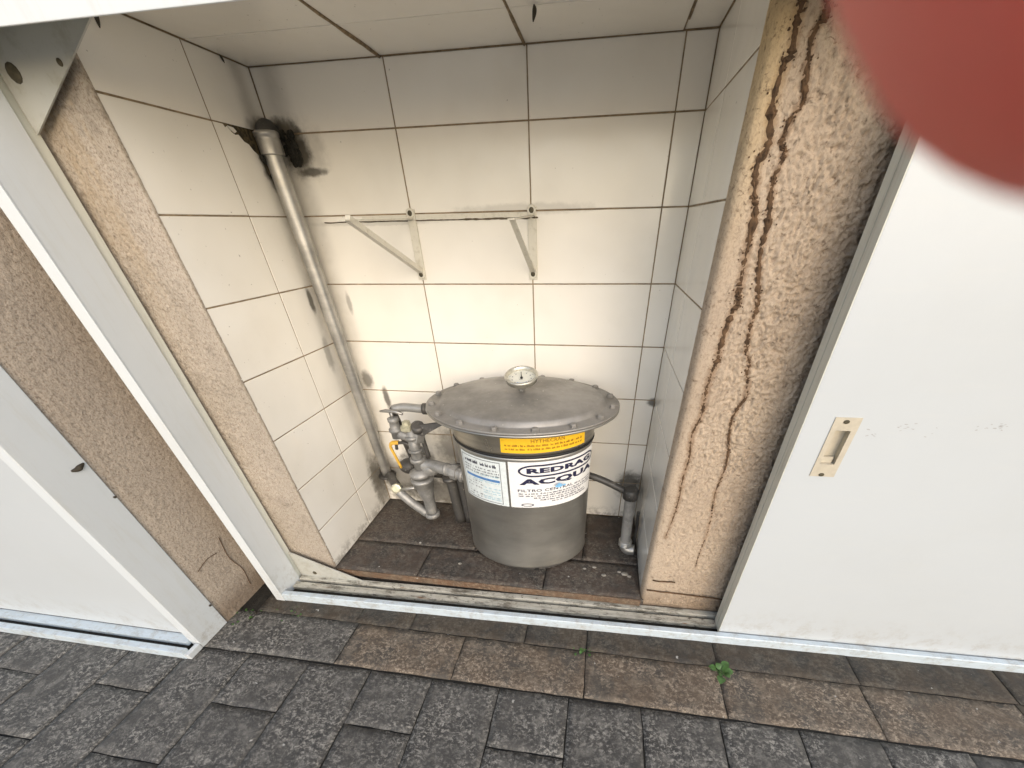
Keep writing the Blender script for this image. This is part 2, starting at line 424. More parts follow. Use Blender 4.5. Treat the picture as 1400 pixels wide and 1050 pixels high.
def stone(parent, x0, x1, y0, y1, z, mat, name='paving_stone', tilt=.0014, var=None):
    me = stone_mesh(x1 - x0, y1 - y0, mat, random.randint(0, 3) if var is None else var)
    o = link(name, me, parent)
    o.location = ((x0 + x1) / 2, (y0 + y1) / 2, z + random.uniform(-.0007, .0007))
    o.rotation_euler = (random.uniform(-tilt, tilt), random.uniform(-tilt, tilt), random.uniform(-.003, .003))
    return o
yard = MB().box(-15, 15, -30, -2.03, GZ - .05, GZ + .001).build('yard', flat('pale_concrete', (.55, .51, .45), .9, var=.2))  # unseen bright ground, added to bounce fill light into the niche
tag(yard, 'pale concrete yard beyond the stone paving', 'yard', kind='structure')  # added unseen ground that bounces fill light into the niche
# border rows beside the cupboard
xs = [-1.83, -1.50, -1.165, -.83, -.49, -.152, .173, .511, .847, 1.183, 1.52, 1.86, 2.2]
for i in range(len(xs) - 1):
    if xs[i + 1] < -.4: continue
    m = M['stone'] if xs[i] < -.2 or xs[i] > 1.6 else M['stoneb']
    stone(pav, max(xs[i], -.62), xs[i + 1], -.669, -.541, GZ, m)
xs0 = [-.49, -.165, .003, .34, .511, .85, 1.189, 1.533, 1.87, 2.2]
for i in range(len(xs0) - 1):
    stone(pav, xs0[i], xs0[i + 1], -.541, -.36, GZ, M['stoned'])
# field: columns running away from the wall
cx = [-.914 - .173 * k for k in range(6, 0, -1)] + [-.914, -.74, -.572, -.396, -.218, -.042, .126, .302, .476, .649, .826, .998, 1.165] + [1.165 + .173 * k for k in range(1, 7)]
half = {-.74: 1, -.396: 1, -.042: 1, .302: 1, .649: 0, -1.087: 1, .826: 0, 1.165: 1}
for i in range(len(cx) - 1):
    h = half.get(round(cx[i], 3), 0)
    y = -.672
    if h:
        stone(pav, cx[i], cx[i + 1], -.805, y, GZ, M['stone']); y = -.805
    if cx[i] < -.55:     # runs in under the projecting left cupboard
        stone(pav, cx[i], cx[i + 1], -.672, -.541, GZ, M['stone'])
    while y > -1.8:
        stone(pav, cx[i], cx[i + 1], y - .268, y, GZ, M['stone']); y -= .268

# ------------------------------------------------------------------ tiled niche
tile_cache = {}
def tile_mesh(w, h):
    key = (round(w, 4), round(h, 4))
    if key in tile_cache: return tile_cache[key]
    g, b, t = .0014, .0009, .005; w2, h2 = w / 2 - g, h / 2 - g
    vs = []
    for (a, z) in ((0, -t), (0, -b), (b, 0)):
        vs += [(-w2 + a, -h2 + a, z), (w2 - a, -h2 + a, z), (w2 - a, h2 - a, z), (-w2 + a, h2 - a, z)]
    fs = [(3, 2, 1, 0), (8, 9, 10, 11)] + [(r * 4 + i, r * 4 + (i + 1) % 4, r * 4 + 4 + (i + 1) % 4, r * 4 + 4 + i) for r in (0, 1) for i in range(4)]
    me = MB().add(vs, fs).mesh('tile', M['tile']); tile_cache[key] = me; return me
FR = {'back': Matrix(((1, 0, 0), (0, 0, -1), (0, 1, 0))), 'left': Matrix(((0, 0, 1), (1, 0, 0), (0, 1, 0))),
      'right': Matrix(((0, 0, -1), (-1, 0, 0), (0, 1, 0))), 'ceil': Matrix(((1, 0, 0), (0, -1, 0), (0, 0, -1)))}
def put_tile(parent, c, w, h, side):
    o = link('tile', tile_mesh(w, h), parent)
    j = Matrix.Rotation(random.uniform(-.0022, .0022), 3, 'X') @ Matrix.Rotation(random.uniform(-.0022, .0022), 3, 'Y') @ Matrix.Rotation(random.uniform(-.001, .001), 3, 'Z')
    o.matrix_local = (FR[side] @ j).to_4x4()
    n = FR[side] @ Vector((0, 0, 1))
    o.location = Vector(c) - parent.location + n * random.uniform(-.0003, .0003)
zr = [TOP] + [-k * H for k in range(0, 8)]
zr[-1] = FL - .002
G = .0014
back = thing('back_wall', 'back wall of the niche in white glazed tiles with dark joints', 'wall', (.175, .002, FL))
MB().box(XL - .1, XR + .1, G, .10, FL - .05, TOP + .1).build('backing', M['grout'], back)
bx = [XL, 0, .3, .6, XR]
for i in range(4):
    for j in range(len(zr) - 1):
        put_tile(back, ((bx[i] + bx[i + 1]) / 2, 0, (zr[j] + zr[j + 1]) / 2), bx[i + 1] - bx[i], zr[j] - zr[j + 1], 'back')
left = thing('side_wall', 'left side wall of the niche, white tiles with one broken beside the pipe end', 'wall', (XL, -.19, FL))
MB().box(XL - .10, XL - G, -.374, G - .0005, FL - .05, TOP + .1).build('backing', M['grout'], left)
ly = [-.381, -.163, 0]
for i in range(2):
    for j in range(len(zr) - 1):
        if i == 1 and j == 1: continue
        put_tile(left, (XL, (ly[i] + ly[i + 1]) / 2, (zr[j] + zr[j + 1]) / 2), ly[i + 1] - ly[i], zr[j] - zr[j + 1], 'left')
poly = [(-.1618, -.0011), (-.137, -.0011), (-.134, -.006), (-.128, -.003), (-.121, -.011), (-.113, -.014), (-.104, -.0125), (-.094, -.022), (-.083, -.025), (-.075, -.034), (-.062, -.041),
        (-.055, -.055), (-.05, -.074), (-.035, -.083), (-.018, -.081), (-.0011, -.088), (-.0011, -H + .0011), (-.1618, -H + .0011)]
MB().prism([(XL - .005, y, z) for y, z in poly][::-1], (.005, 0, 0)).build('tile', M['tile'], left, 'broken tile with its upper corner knocked out')
MB().prism([(XL - .004, y, z) for y, z in [(-.126, -.002), (-.112, -.003), (-.106, -.008), (-.113, -.0115), (-.121, -.008)]][::-1], (.0045, 0, 0)).build('tile', M['tile'], left, 'small leftover chip of the broken tile')
right = thing('side_wall', 'right side wall of the niche, narrow view of white tiles beside the plaster pillar', 'wall', (XR, -.18, FL))
MB().box(XR + G, XR + .02, -.345, G - .0005, FL - .05, TOP + .1).build('backing', M['grout'], right)
ry = [-.353, -.163, 0]
for i in range(2):
    for j in range(len(zr) - 1):
        put_tile(right, (XR, (ry[i] + ry[i + 1]) / 2, (zr[j] + zr[j + 1]) / 2), ry[i + 1] - ry[i], zr[j] - zr[j + 1], 'right')
ceil = thing('ceiling', 'white tiled ceiling of the niche with thick brown joints', 'ceiling', (.175, -.19, TOP))
MB().box(XL - .1, XR + .1, -.378, .1, TOP + G, TOP + .1).build('backing', M['grout'], ceil)
cxs = [XL, -.006, .296, .595, XR]; cys = [-.385, -.155, 0]
for i in range(4):
    for j in range(2):
        put_tile(ceil, ((cxs[i] + cxs[i + 1]) / 2, (cys[j] + cys[j + 1]) / 2, TOP), cxs[i + 1] - cxs[i], cys[j + 1] - cys[j], 'ceil')
# brown putty squeezed out of the ceiling joints
for pts, r in [([(-.006, -.37, TOP), (-.007, -.2, TOP), (-.005, -.08, TOP), (-.006, -.002, TOP - .001)], [.0022, .003, .004, .0035]),
               ([(.296, -.37, TOP), (.297, -.2, TOP), (.296, -.08, TOP), (.296, -.002, TOP - .001)], [.0018, .0022, .0035, .0032]),
               ([(.595, -.37, TOP), (.5955, -.2, TOP), (.597, -.05, TOP)], [.0025, .003, .002])]:
    q = path(pts, 5); rr = [r[min(int(i / len(q) * len(r)), len(r) - 1)] * random.uniform(.8, 1.15) for i in range(len(q))]
    MB().tube(q, rr, 8, sc=(1, 1)).build('joint_putty', M['putty'], ceil)

# floor of the niche: stone slabs on a base
floor = MB().box(XL - .01, XR + .01, -.376, .06, GZ - .03, FL - .012).build('floor', M['slab'])
tag(floor, 'dark brown stone floor of the niche with a paler front edge', 'floor', kind='structure')
for x0, x1 in ((XL, -.03), (-.03, .37), (.37, XR)):
    stone(floor, x0, x1, -.385, -.248, FL, M['slab'], 'floor_stone', .001)
MB().box(XL + .002, XR, -.3875, -.3835, FL - .027, FL - .0032, .001).build('front_edge', mat_stone('slab_edge', (.17, .12, .08), (.10, .07, .05), (.30, .23, .16), .7, (.15, .085, .05)), floor)
for x0, x1 in ((XL, .12), (.12, .48), (.48, XR)):
    stone(floor, x0, x1, -.248, -.0, FL, M['slab'], 'floor_stone', .001)

# ------------------------------------------------------------------ plaster
def stucco(cells, name, mat, parent, amp=.0022, seed=0, ampf=None, step=.003, z0=GZ, z1=TOP + .02, label=None, trails=None):
    """cells: outline in plan [(x, y)], swept up from z0 to z1 as rough plaster"""
    P = [Vector((a, b, 0)) for a, b in cells]; L = [0]
    for i in range(1, len(P)): L.append(L[-1] + (P[i] - P[i - 1]).length)
    n = int(L[-1] / step); m = int((z1 - z0) / (step * 1.25)); pts = []
    for i in range(n + 1):
        s = L[-1] * i / n; k = max(j for j in range(len(L)) if L[j] <= s + 1e-9); k = min(k, len(P) - 2)
        f = (s - L[k]) / max(L[k + 1] - L[k], 1e-9); p = P[k].lerp(P[k + 1], f)
        a = P[min(k + 1, len(P) - 1)] - P[k]; nr = Vector((a.y, -a.x, 0)).normalized(); pts.append((s, p, nr))
    for _ in range(2):
        pts = [(pts[i][0], pts[i][1], (pts[max(i - 1, 0)][2] + pts[i][2] + pts[min(i + 1, n)][2]).normalized()) for i in range(n + 1)]
    vs = []
    for j in range(m + 1):
        z = z0 + (z1 - z0) * j / m
        for s, p, nr in pts:
            q = Vector((s * 1.0, seed, z))
            wq = q + Vector((mn.noise(q * 40), 0, mn.noise(q * 40 + Vector((5, 5, 5))))) * .009
            a = abs(mn.noise(wq * 105)); b = abs(mn.noise(wq * 210 + Vector((3, 1, 7))))
            d = (1 - a * 2.2) * .5 + (1 - b * 2.2) * .45 + mn.noise(q * 9) * .35 + mn.noise(wq * 330) * .3
            d = (d - .6) * amp * (ampf(s, z) if ampf else 1)
            vs.append(p + nr * d + Vector((0, 0, z)))
    w_ = n + 1
    fs = [(j * w_ + i, j * w_ + i + 1, (j + 1) * w_ + i + 1, (j + 1) * w_ + i) for j in range(m) for i in range(n)]
    o = MB().add(vs, fs, True).build(name, mat, parent, label)
    if trails:      # how much mud has soaked the plaster beside each trail
        at = o.data.attributes.new('mud', 'FLOAT', 'POINT'); val = [0.0] * len(vs)
        for T, w0 in trails:
            seg = [Vector((x + .004, z)) for x, z in T]
            for i, v in enumerate(vs):
                if v.y > PY + .012 or v.x > .80: continue
                z = v.z
                if z > .13 or z < seg[-1].y - .01: continue
                k = next((k for k in range(len(seg) - 1) if seg[k + 1].y <= z), len(seg) - 2)
                a, c = seg[k], seg[k + 1]; f = max(0, min(1, (a.y - z) / max(a.y - c.y, 1e-6)))
                d = abs(v.x - (a.x + (c.x - a.x) * f)); fr_ = (-z) / 1.0
                val[i] = max(val[i], max(0, 1 - d / w0) * (1 if fr_ < .5 else max(.35, 1 - (fr_ - .5) * 1.2)))
        at.data.foreach_set('value', val)
    return o

T1 = [(.685, .05), (.685, .029), (.683, .013), (.686, -.013), (.68, -.027), (.68, -.061), (.687, -.093), (.679, -.115), (.685, -.145), (.693, -.165), (.695, -.212), (.698, -.249), (.699, -.268), (.704, -.28), (.698, -.296), (.694, -.325), (.693, -.354), (.694, -.373), (.691, -.387), (.689, -.413), (.689, -.437), (.692, -.475), (.686, -.502), (.683, -.524), (.689, -.575), (.687, -.626), (.69, -.708), (.682, -.80)]
T2 = [(.715, .05), (.712, .027), (.713, .011), (.705, .001), (.71, -.033), (.716, -.055), (.706, -.072), (.703, -.093), (.711, -.104), (.706, -.128), (.708, -.146), (.715, -.178), (.715, -.212), (.728, -.264), (.735, -.291), (.732, -.313), (.735, -.33), (.738, -.358), (.75, -.375), (.75, -.394), (.758, -.411), (.763, -.438), (.755, -.46), (.75, -.486), (.755, -.52), (.765, -.566), (.768, -.604), (.764, -.658), (.772, -.725), (.776, -.785), (.774, -.861), (.777, -.907)]
wall = thing('plaster_wall', 'beige stucco wall around the niche, wide pillar with two mud trails on the right', 'wall', (.175, -.38, GZ))
PY = -.375
arc = [(XR - .0006, -.3495), (XR - .0004, -.3560), (XR + .003, -.367), (XR + .007, -.3725), (XR + .013, PY), (XR + .03, PY - .001)]
def af(s, z):
    k = min(1, max(.12, (s - .035) / .03))
    k *= .8 + 1.0 * max(0, min(1, (s - .17 + (.12 if z > -.6 else .05)) / .1))
    return k
stucco(arc + [(1.0, PY)], 'pillar', M['plaster'], wall, .0052, 3, af, .0020, -1.062, TOP + .03, None, ((T1, .013), (T2, .010)))
MB().box(XR + .012, 2.6, PY + .004, .12, GZ - .02, 1.1).build('pillar_core', M['plaster'], wall)
MB().box(1.0, 2.6, PY - .001, PY + .0035, -1.062, 1.1).build('wall_face', M['plaster'], wall)
stucco([(-.545, -.385), (-.327, -.385), (-.314, -.3848), (XL - .0012, -.3835), (XL + .0008, -.3805), (XL + .0006, -.376)], 'wall_face', M['plaster_rose'], wall, .0034, 8, lambda s, z: 1 if s < .2 else .3, .0025, GZ, TOP + .02, 'rose beige stucco strip left of the niche')
MB().box(-.60, XL - .012, -.376, .12, GZ - .02, 1.1).build('wall_core', M['plaster_rose'], wall)
MB().box(-.545, 1.6, -.385, .12, TOP + .101, 1.1).build('lintel', M['plaster'], wall)
# recessed dark band along the pillar foot
q = [(x / 100, PY - .0035 - .002 * abs(mn.noise(Vector((x * .3, 0, 0)))), -1.003 - .0003 * (x - 67) + .004 * mn.noise(Vector((x * .2, 4, 0)))) for x in range(67, 99, 2)]
MB().tube(q, [.0022 + .001 * mn.noise(Vector((i, 0, 3))) for i in range(len(q))], 7).build('crack_line', M['mud'], wall)
q = [(x / 100, PY - .0035, -.962 + .006 * mn.noise(Vector((x * .35, 9, 0)))) for x in range(68, 75, 1)]
MB().tube(q, .002, 7).build('crack_line', M['mud'], wall)
# mud trails (raised, lumpy, with side crumbs)
for T, w0, lab in ((T1, .0044, 'thicker mud trail nearest the niche'), (T2, .0036, 'thinner mud trail further from the niche')):
    q = path([(x + .004, PY - .0005, z) for x, z in T], 7); n = len(q); rr = []
    for i, p in enumerate(q):
        f = i / n; nz = mn.noise(Vector((i * .9, w0 * 999, 0)))
        fade = 1 if f < .5 else max(.18, 1 - (f - .5) * 1.5)
        rr.append(max(.0010, w0 * fade * (1 + 1.1 * nz)))
    b = MB(); vs = []; fs = []
    for i, p in enumerate(q):
        for k in range(7):
            u = k / 6 * 2 - 1
            jx = mn.noise(Vector((i * .8, k * 1.7, w0 * 500))) * .0022
            vs.append((p.x + u * rr[i] + jx, p.y + .002 - (1 - u * u) * rr[i] * (.65 + .5 * mn.noise(Vector((i * 1.1, k * 2.0, 1)))) - .0015, p.z))
    fs = [(i * 7 + k, (i + 1) * 7 + k, (i + 1) * 7 + k + 1, i * 7 + k + 1) for i in range(n - 1) for k in range(6)]
    b.add(vs, fs)
    for _ in range(260):
        i = int(random.random() ** 1.5 * (n - 2)); p = q[i]
        b.ball((p.x + random.gauss(0, rr[i] * 1.1), p.y - .001, p.z + random.uniform(-.003, .003)), random.uniform(.0006, .0017), 5, 4)
    b.build('mud_trail', M['mud'], wall, lab)

pier = thing('plaster_pier', 'grey beige rough plaster pier behind the left cupboard jamb', 'wall', (-.8, -.45, GZ))
stucco([(-.56, -.640), (-.552, -.6), (-.547, -.59), (-.545, -.57), (-.545, -.384)], 'pier_face', M['plaster_grey'], pier, .0015, 15, None, .0030, GZ, TOP + .05)
MB().box(-2.6, -.549, -.60, .12, GZ - .02, 1.1).build('pier_core', M['plaster_grey'], pier)
q = path([(-.5435, -.470, -.86), (-.5432, -.480, -.93), (-.5436, -.468, -.99), (-.5432, -.476, -1.05)], 6)
MB().tube(q, .0011, 6).build('crack_line', M['mud'], pier)
q = path([(-.5435, -.565, -.90), (-.5433, -.53, -.889), (-.5436, -.5, -.893)], 6)
MB().tube(q, .0009, 6).build('crack_line', M['mud'], pier)

# ------------------------------------------------------------------ frame of the niche cupboard
fr = thing('cupboard_frame', 'white metal frame of the open niche, left jamb and dirty sliding track', 'frame', (.2, -.45, GZ))
def yy(x, o): return YT(x, o)
def rail(x0, x1, o0, o1, z0, z1, name, mat, ch=.0012, lab=None):
    pr = [(o0, z0), (o1, z0), (o1, z1 - ch), (o1 - ch, z1), (o0 + ch, z1), (o0, z1 - ch)]
    vs = [(x0, yy(x0, o), z) for o, z in pr] + [(x1, yy(x1, o), z) for o, z in pr]
    k = len(pr)
    b = MB().add(vs, [list(range(k)), list(range(k, 2 * k))[::-1]] + [(i, k + i, k + (i + 1) % k, (i + 1) % k) for i in range(k)])
    return b.build(name, mat, fr, lab)
X0, X1 = -.4275, 2.3
rail(X0, X1, .0035, .094, GZ - .002, -1.0865, 'track_base', M['groove'])
rail(X0, X1, 0, .0165, GZ - .001, -1.0595, 'front_rail', M['trackfront'], .002)
rail(X0, X1, .044, .066, -1.0865, -1.0735, 'middle_rail', M['track'])
rail(X0, X1, .0765, .0935, -1.0865, -1.0715, 'rear_rail', M['track'])
# the jamb: a channel with the open side turned to the wall
jz0, jz1 = GZ + .0005, TOP - .006
MB().box(-.4555, -.4275, -.4955, -.4925, jz0, jz1, .0009).build('jamb_face', M['frame'], fr)
MB().box(-.4325, -.4285, -.4923, -.4140, jz0, jz1, .0009).build('jamb_web', M['frame'], fr)
MB().box(-.4410, -.4335, -.4140, -.3925, jz0, jz1, .0009).build('jamb_lip', M['edge'], fr)
MB().box(-.4555, 2.3, -.4955, -.4925, .028, TOP - .004, .0009).build('header_face', M['frame'], fr) if False else None
MB().box(-.4270, 2.3, -.4960, -.4930, .029, TOP + .01, .0009).build('header_face', M['frame'], fr)
MB().box(-.4270, 2.3, -.4928, -.392, TOP - .002, TOP + .0, 0).build('header_web', M['edge'], fr)
MB().box(-.62, -.4275, -.4960, -.4930, TOP - .0055, TOP + .07, .0009).build('header_face', M['frame'], fr)
# triangular gussets with their screws
def gus(poly, y, lab):
    return MB().prism([(x, y, z) for x, z in poly], (0, .0025, 0)).build('gusset', M['gusset'], fr, lab)
g1 = gus([(-.4285, -1.0835), (-.1925, -1.0835), (-.1925, -1.0795), (-.4285, -.969)][::-1], -.4015, 'bottom triangular gusset with one screw')
g2 = gus([(-.4285, -.047), (-.205, .073), (-.205, TOP - .003), (-.4285, TOP - .003)][::-1], -.4015, 'top triangular gusset with two screws')
def screw(x, y, z, r, par, n=(0, -1, 0)):
    MB().lathe([(r * 1.25, 0), (r * 1.15, .0012), (r * .6, .0022), (r * .2, .0018)], (x, y, z), n, 12).build('screw', M['screw'], par)
screw(-.404, -.4015, .0175, .009, g2); screw(-.3155, -.4015, .0235, .0035, g2); screw(-.375, -.4015, -1.055, .0055, g1)

# ------------------------------------------------------------------ sliding door on the right
door = thing('sliding_door', 'wide plain white sliding door standing over the right part of the track', 'door', (.88, -.45, -1.07))
def lean(z): return .868 + (.838 - .868) * ((z + 1.06) / .93)
zb, zt = -1.0722, .40
o0, o1 = .0195, .0625
def dpt(x, o, z): return Vector((x, yy(x, o), z))
ew = .004
b = MB(); xr_ = 2.25
HX0, HX1, HZ0, HZ1 = .9035, .9305, -.533, -.464        # recess cut in the leaf
def dfr(o): return [dpt(lean(z), o, z) for z in (zb, zt)]
outer = [dpt(lean(zb), o0, zb), dpt(xr_, o0, zb), dpt(xr_, o0, zt), dpt(lean(zt), o0, zt)]
inner = [dpt(HX0 - .012 + .008, o0, HZ0), dpt(HX1, o0, HZ0), dpt(HX1 + .0, o0, HZ1), dpt(HX0 - .004, o0, HZ1)]
b.add(outer + inner, [(0, 1, 5, 4), (1, 2, 6, 5), (2, 3, 7, 6), (3, 0, 4, 7)])
rear = [p + Vector((0, .043, 0)) for p in outer]
b.add(outer + rear, [(1, 0, 4, 5), (2, 1, 5, 6), (3, 2, 6, 7), (4, 7, 6, 5)])
leaf = b.build('door_leaf', M['white'], door)
# greyish edge profile wrapped round the leaf's free side
b = MB(); t_ = .0012
for (oa, ob, dx) in ((o0 + .0004, .0415, .0016), (.0435, .063, .0016)):
    p = [dpt(lean(zb) - dx, oa, zb + .001), dpt(lean(zb) + .001, oa, zb + .001), dpt(lean(zb) + .001, ob, zb + .001), dpt(lean(zb) - dx, ob, zb + .001)]
    q_ = [dpt(lean(zt) - dx, oa, zt), dpt(lean(zt) + .001, oa, zt), dpt(lean(zt) + .001, ob, zt), dpt(lean(zt) - dx, ob, zt)]
    b.hexa(p + q_)
b.build('edge_profile', M['edge'], door)
# flush pull handle: plate with a cup, a step and two screws
hd = MB()
lx = lambda z: (z + .50) * -.034
def hp(x, o, z): return dpt(x + lx(z), o, z)
zo0, zo1, xo0, xo1 = -.5585, -.4415, .8955, .9380
O = [hp(xo0, .0180, zo0), hp(xo1, .0180, zo0), hp(xo1, .0180, zo1), hp(xo0, .0180, zo1)]
I = [hp(xo0 + .0085, .0180, -.5325), hp(xo1 - .0095, .0180, -.5325), hp(xo1 - .0095, .0180, -.4655), hp(xo0 + .0085, .0180, -.4655)]
D = [p + Vector((.0015, .014, 0)) for p in I]
E_ = [p + Vector((0, .0016, 0)) for p in O]
hd.add(O + I, [(0, 1, 5, 4), (1, 2, 6, 5), (2, 3, 7, 6), (3, 0, 4, 7)])
hd.add(I + D, [(0, 1, 5, 4), (1, 2, 6, 5), (2, 3, 7, 6), (3, 0, 4, 7), (4, 5, 6, 7)])
hd.add(O + E_, [(1, 0, 4, 5), (2, 1, 5, 6), (3, 2, 6, 7), (0, 3, 7, 4)])
hnd = hd.build('handle', M['beige'], door)
st = [hp(xo0 + .009, .0245, -.532), hp(xo1 - .0125, .0245, -.532), hp(xo1 - .0125, .031, -.532), hp(xo0 + .009, .031, -.532)]
MB().hexa(st + [p + Vector((0, 0, .0115)) for p in st]).build('finger_step', M['beige'], hnd)
for z in (-.5545, -.4490):
    p = hp((xo0 + xo1) / 2 - .002, .0178, z)
    MB().lathe([(.0046, 0), (.0042, .001), (.002, .0008)], p, (0, -1, 0), 12, sc=(1.1, .8)).build('screw', M['screw'], hnd)
# scuffs: small patches of rubbed paint
b = MB()
for cx_, cz_, n in ((.9607, -.4694, 5), (1.0111, -.4564, 9), (1.042, -.4617, 3), (1.137, -.45, 16)):
    for _ in range(n):
        x = cx_ + random.gauss(0, .010); z = cz_ + random.gauss(0, .004); r1, r2 = random.uniform(.0012, .0036), random.uniform(.0005, .0011)
        c = dpt(x, o0 - .00035, z); a = random.uniform(-.4, .4)
        k = 7; b.add([c + Vector((math.cos(t / k * 6.283) * r1, 0, math.sin(t / k * 6.283) * r2 + math.cos(t / k * 6.283) * r1 * a)) for t in range(k)], [list(range(k))])
b.build('scuff_marks', flat('scuff_grey', (.44, .44, .44), .6), door)['kind'] = 'stuff'

# ------------------------------------------------------------------ left cupboard: frame, rail, door
lf = thing('cupboard_frame', 'white frame of the shut left cupboard with a deep side jamb and low rail', 'frame', (-.8, -.65, GZ))
MB().box(-.572, -.5425, -.674, -.592, GZ + .0015, 1.0, .0015).build('jamb', M['frame'], lf)
MB().box(-2.6, -.575, -.694, -.625, GZ + .001, -1.076, .001).build('rail_base', M['groove'], lf)
MB().box(-2.6, -.556, -.7125, -.6955, GZ + .001, -1.0605, .002).build('front_rail', M['trackfront'], lf)
MB().box(-2.6, -.574, -.6815, -.630, -1.076, -1.0615, .001).build('inner_ledge', M['trackfront'], lf)
MB().box(-2.6, -.5425, -.672, -.592, 1.0, 1.04, .001).build('header', M['frame'], lf)
b = MB()
b.box(-.5555, -.5425, -.7115, -.6750, GZ + .001, -1.069, .002)
b.build('rail_end', M['frame'], lf, 'crumpled end of the front rail')
ld = thing('sliding_door', 'flat white cupboard door at the far left above a narrow rail', 'door', (-.9, -.65, GZ))
MB().box(-2.6, -.5735, -.6575, -.627, -1.058, .999, .0015).build('door_leaf', M['white'], ld)
MB().box(-2.6, -.5745, -.6571, -.6290, -1.0613, -1.0582).build('bottom_gap_seal', M['black'], ld)  # black strip standing in for the shade in the gap below the leaf
MB().box(-.5733, -.5726, -.6565, -.628, -1.058, .99).build('rubber_seal', M['black'], ld)

# ------------------------------------------------------------------ tall pipe in the corner
tp = thing('water_pipe', 'tall galvanised pipe rising in the left corner to a sooty hole', 'pipe', (-.27, -.04, -.9))
p0, p1 = Vector((-.266, -.030, -.905)), Vector((-.2865, -.044, -.012))
n_ = 40
pts = [p0.lerp(p1, i / n_) + Vector((mn.noise(Vector((i * .4, 1, 1))) * .0006, 0, 0)) for i in range(n_ + 1)]
MB().tube(pts, [.0165 + .0035 * i / n_ for i in range(n_ + 1)], 24).build('pipe', M['galv'], tp)
d = (p1 - p0).normalized()
MB().lathe([(.0205, -.0), (.0245, .001), (.0245, .002), (.0245, .026), (.0235, .03), (.0255, .0305), (.0255, .038), (.022, .040)], p1 - d * .028, d, 28).build('coupling', M['galv'], tp)
MB().tube(path([p1 + d * .004, p1 + d * .010, (-.2895, -.030, .004), (-.300, .004, .002)], 6), .0185, 20).build('elbow', M['darkpipe'], tp)
MB().lathe([(.020, 0), (.031, .001), (.031, .006), (.02, .007)], p0 - d * .004, d, 24).build('flange', M['darkpipe'], tp)
b = MB(); 
for _ in range(60):
    b.ball((-.262 + random.gauss(0, .009), random.uniform(-.006, .002), -.030 + random.gauss(0, .014)), random.uniform(.003, .0065), 7, 5, (1, .6, 1.3))
for _ in range(40):
    b.ball((-.304 + random.uniform(-.001, .006), random.gauss(-.045, .010), -.045 + random.gauss(0, .02)), random.uniform(.002, .006), 7, 5)
b.build('mortar_lumps', flat('sooty_mortar', (.022, .021, .015), .95, var=.5), tp)['kind'] = 'stuff'

# ------------------------------------------------------------------ shelf brackets
def bracket(x, tip, lab):
    t = thing('shelf_bracket', lab, 'shelf bracket', (x, 0, -.21), 'pair of old shelf brackets on the back wall')
    MB().box(x - .0095, x + .0115, -.0045, -.0006, -.287, -.140, .0008).build('wall_plate', M['bracket'], t)
    T = Vector(tip)
    a = Vector((x - .006, -.004, -.157)); side = (T - a).cross(Vector((0, 0, 1))).normalized() * -1
    wv = side * .014; th = Vector((0, 0, -.002))
    MB().hexa([a + th, a + wv + th, T + wv + th, T + th, a, a + wv, T + wv, T]).build('arm', M['bracket'], t)
    s0 = Vector((x - .006, -.005, -.272)); s1 = a.lerp(T, .93) + Vector((0, 0, -.003))
    th2 = (s1 - s0).cross(wv).normalized() * (.011 if x < .1 else .003)
    MB().hexa([s0 + th2, s0 + wv + th2, s1 + wv * .8 + th2, s1 + th2, s0, s0 + wv, s1 + wv * .8, s1]).build('brace', M['bracket'], t)
    for z in (-.1475, -.2745):
        MB().lathe([(.0105, 0), (.010, .0022), (.0085, .0026)], (x + .0005, -.0045, z), (0, -1, 0), 18).build('washer', M['bracket'], t)
        MB().lathe([(.0058, .0026), (.0052, .0042), (.002, .0040)], (x + .0005, -.0045, z), (0, -1, 0), 12).build('screw', M['screw'], t)
    return t
b1 = bracket(.000, (-.035, -.262, -.160), 'old shelf bracket nearer the tall pipe, brace swung left')
b2 = bracket(.3015, (.292, -.225, -.164), 'old shelf bracket right of the other, above the round gauge')
sb = thing('shelf_strip', 'thin cream strip left along the joint between the two shelf brackets', 'strip', (.15, -.001, -.16))
MB().box(-.13, -.0115, -.0028, -.0006, -.1605, -.1515).build('strip', M['bracket'], sb)
MB().box(.0130, .2905, -.0028, -.0006, -.1610, -.1515).build('strip', M['bracket'], sb)
q = [(x / 1000, -.0034, -.1618 + .0012 * mn.noise(Vector((x * .03, 2, 2)))) for x in range(-235, 325, 8)]
MB().tube(q, [.0009 + (.0014 if (i > 45) else 0) * random.random() + .0004 * random.random() for i in range(len(q))], 6).build('residue_line', M['glue'], sb)

# ------------------------------------------------------------------ the filter drum
DX, DY, RX, Q = .294, -.188, .192, .76
dr = thing('water_filter', 'squat round stainless steel water filter with bolted lid and gauge', 'water filter', (DX, DY, FL))
def dl(prof, **k): return MB().lathe(prof, (DX, DY, 0), (0, 0, 1), 96, sc=(1, Q), **k)
zb_ = -1.0115
dl([(.180, zb_ - .002), (.1885, zb_), (.1905, zb_ + .003), (.1890, zb_ + .006), (.1885, -.9), (.189, -.70), (.1902, -.634), (.1915, -.6275)]).build('drum_body', M['steel'], dr)
dl([(.1915, -.6265), (.1946, -.6255), (.1946, -.6215), (.1920, -.6195)]).build('seal_ring', M['black'], dr)
dl([(.1925, -.6190), (.1935, -.612), (.1935, -.556), (.1960, -.552)]).build('upper_collar', mat_steel('collar_steel', (.50, .46, .38), (.38, .35, .29), (.26, .4)), dr)
dl([(.205, -.5505), (.2500, -.5500), (.2525, -.5480), (.2525, -.5450), (.2510, -.5435), (.205, -.5430)]).build('lower_flange', M['steel'], dr)
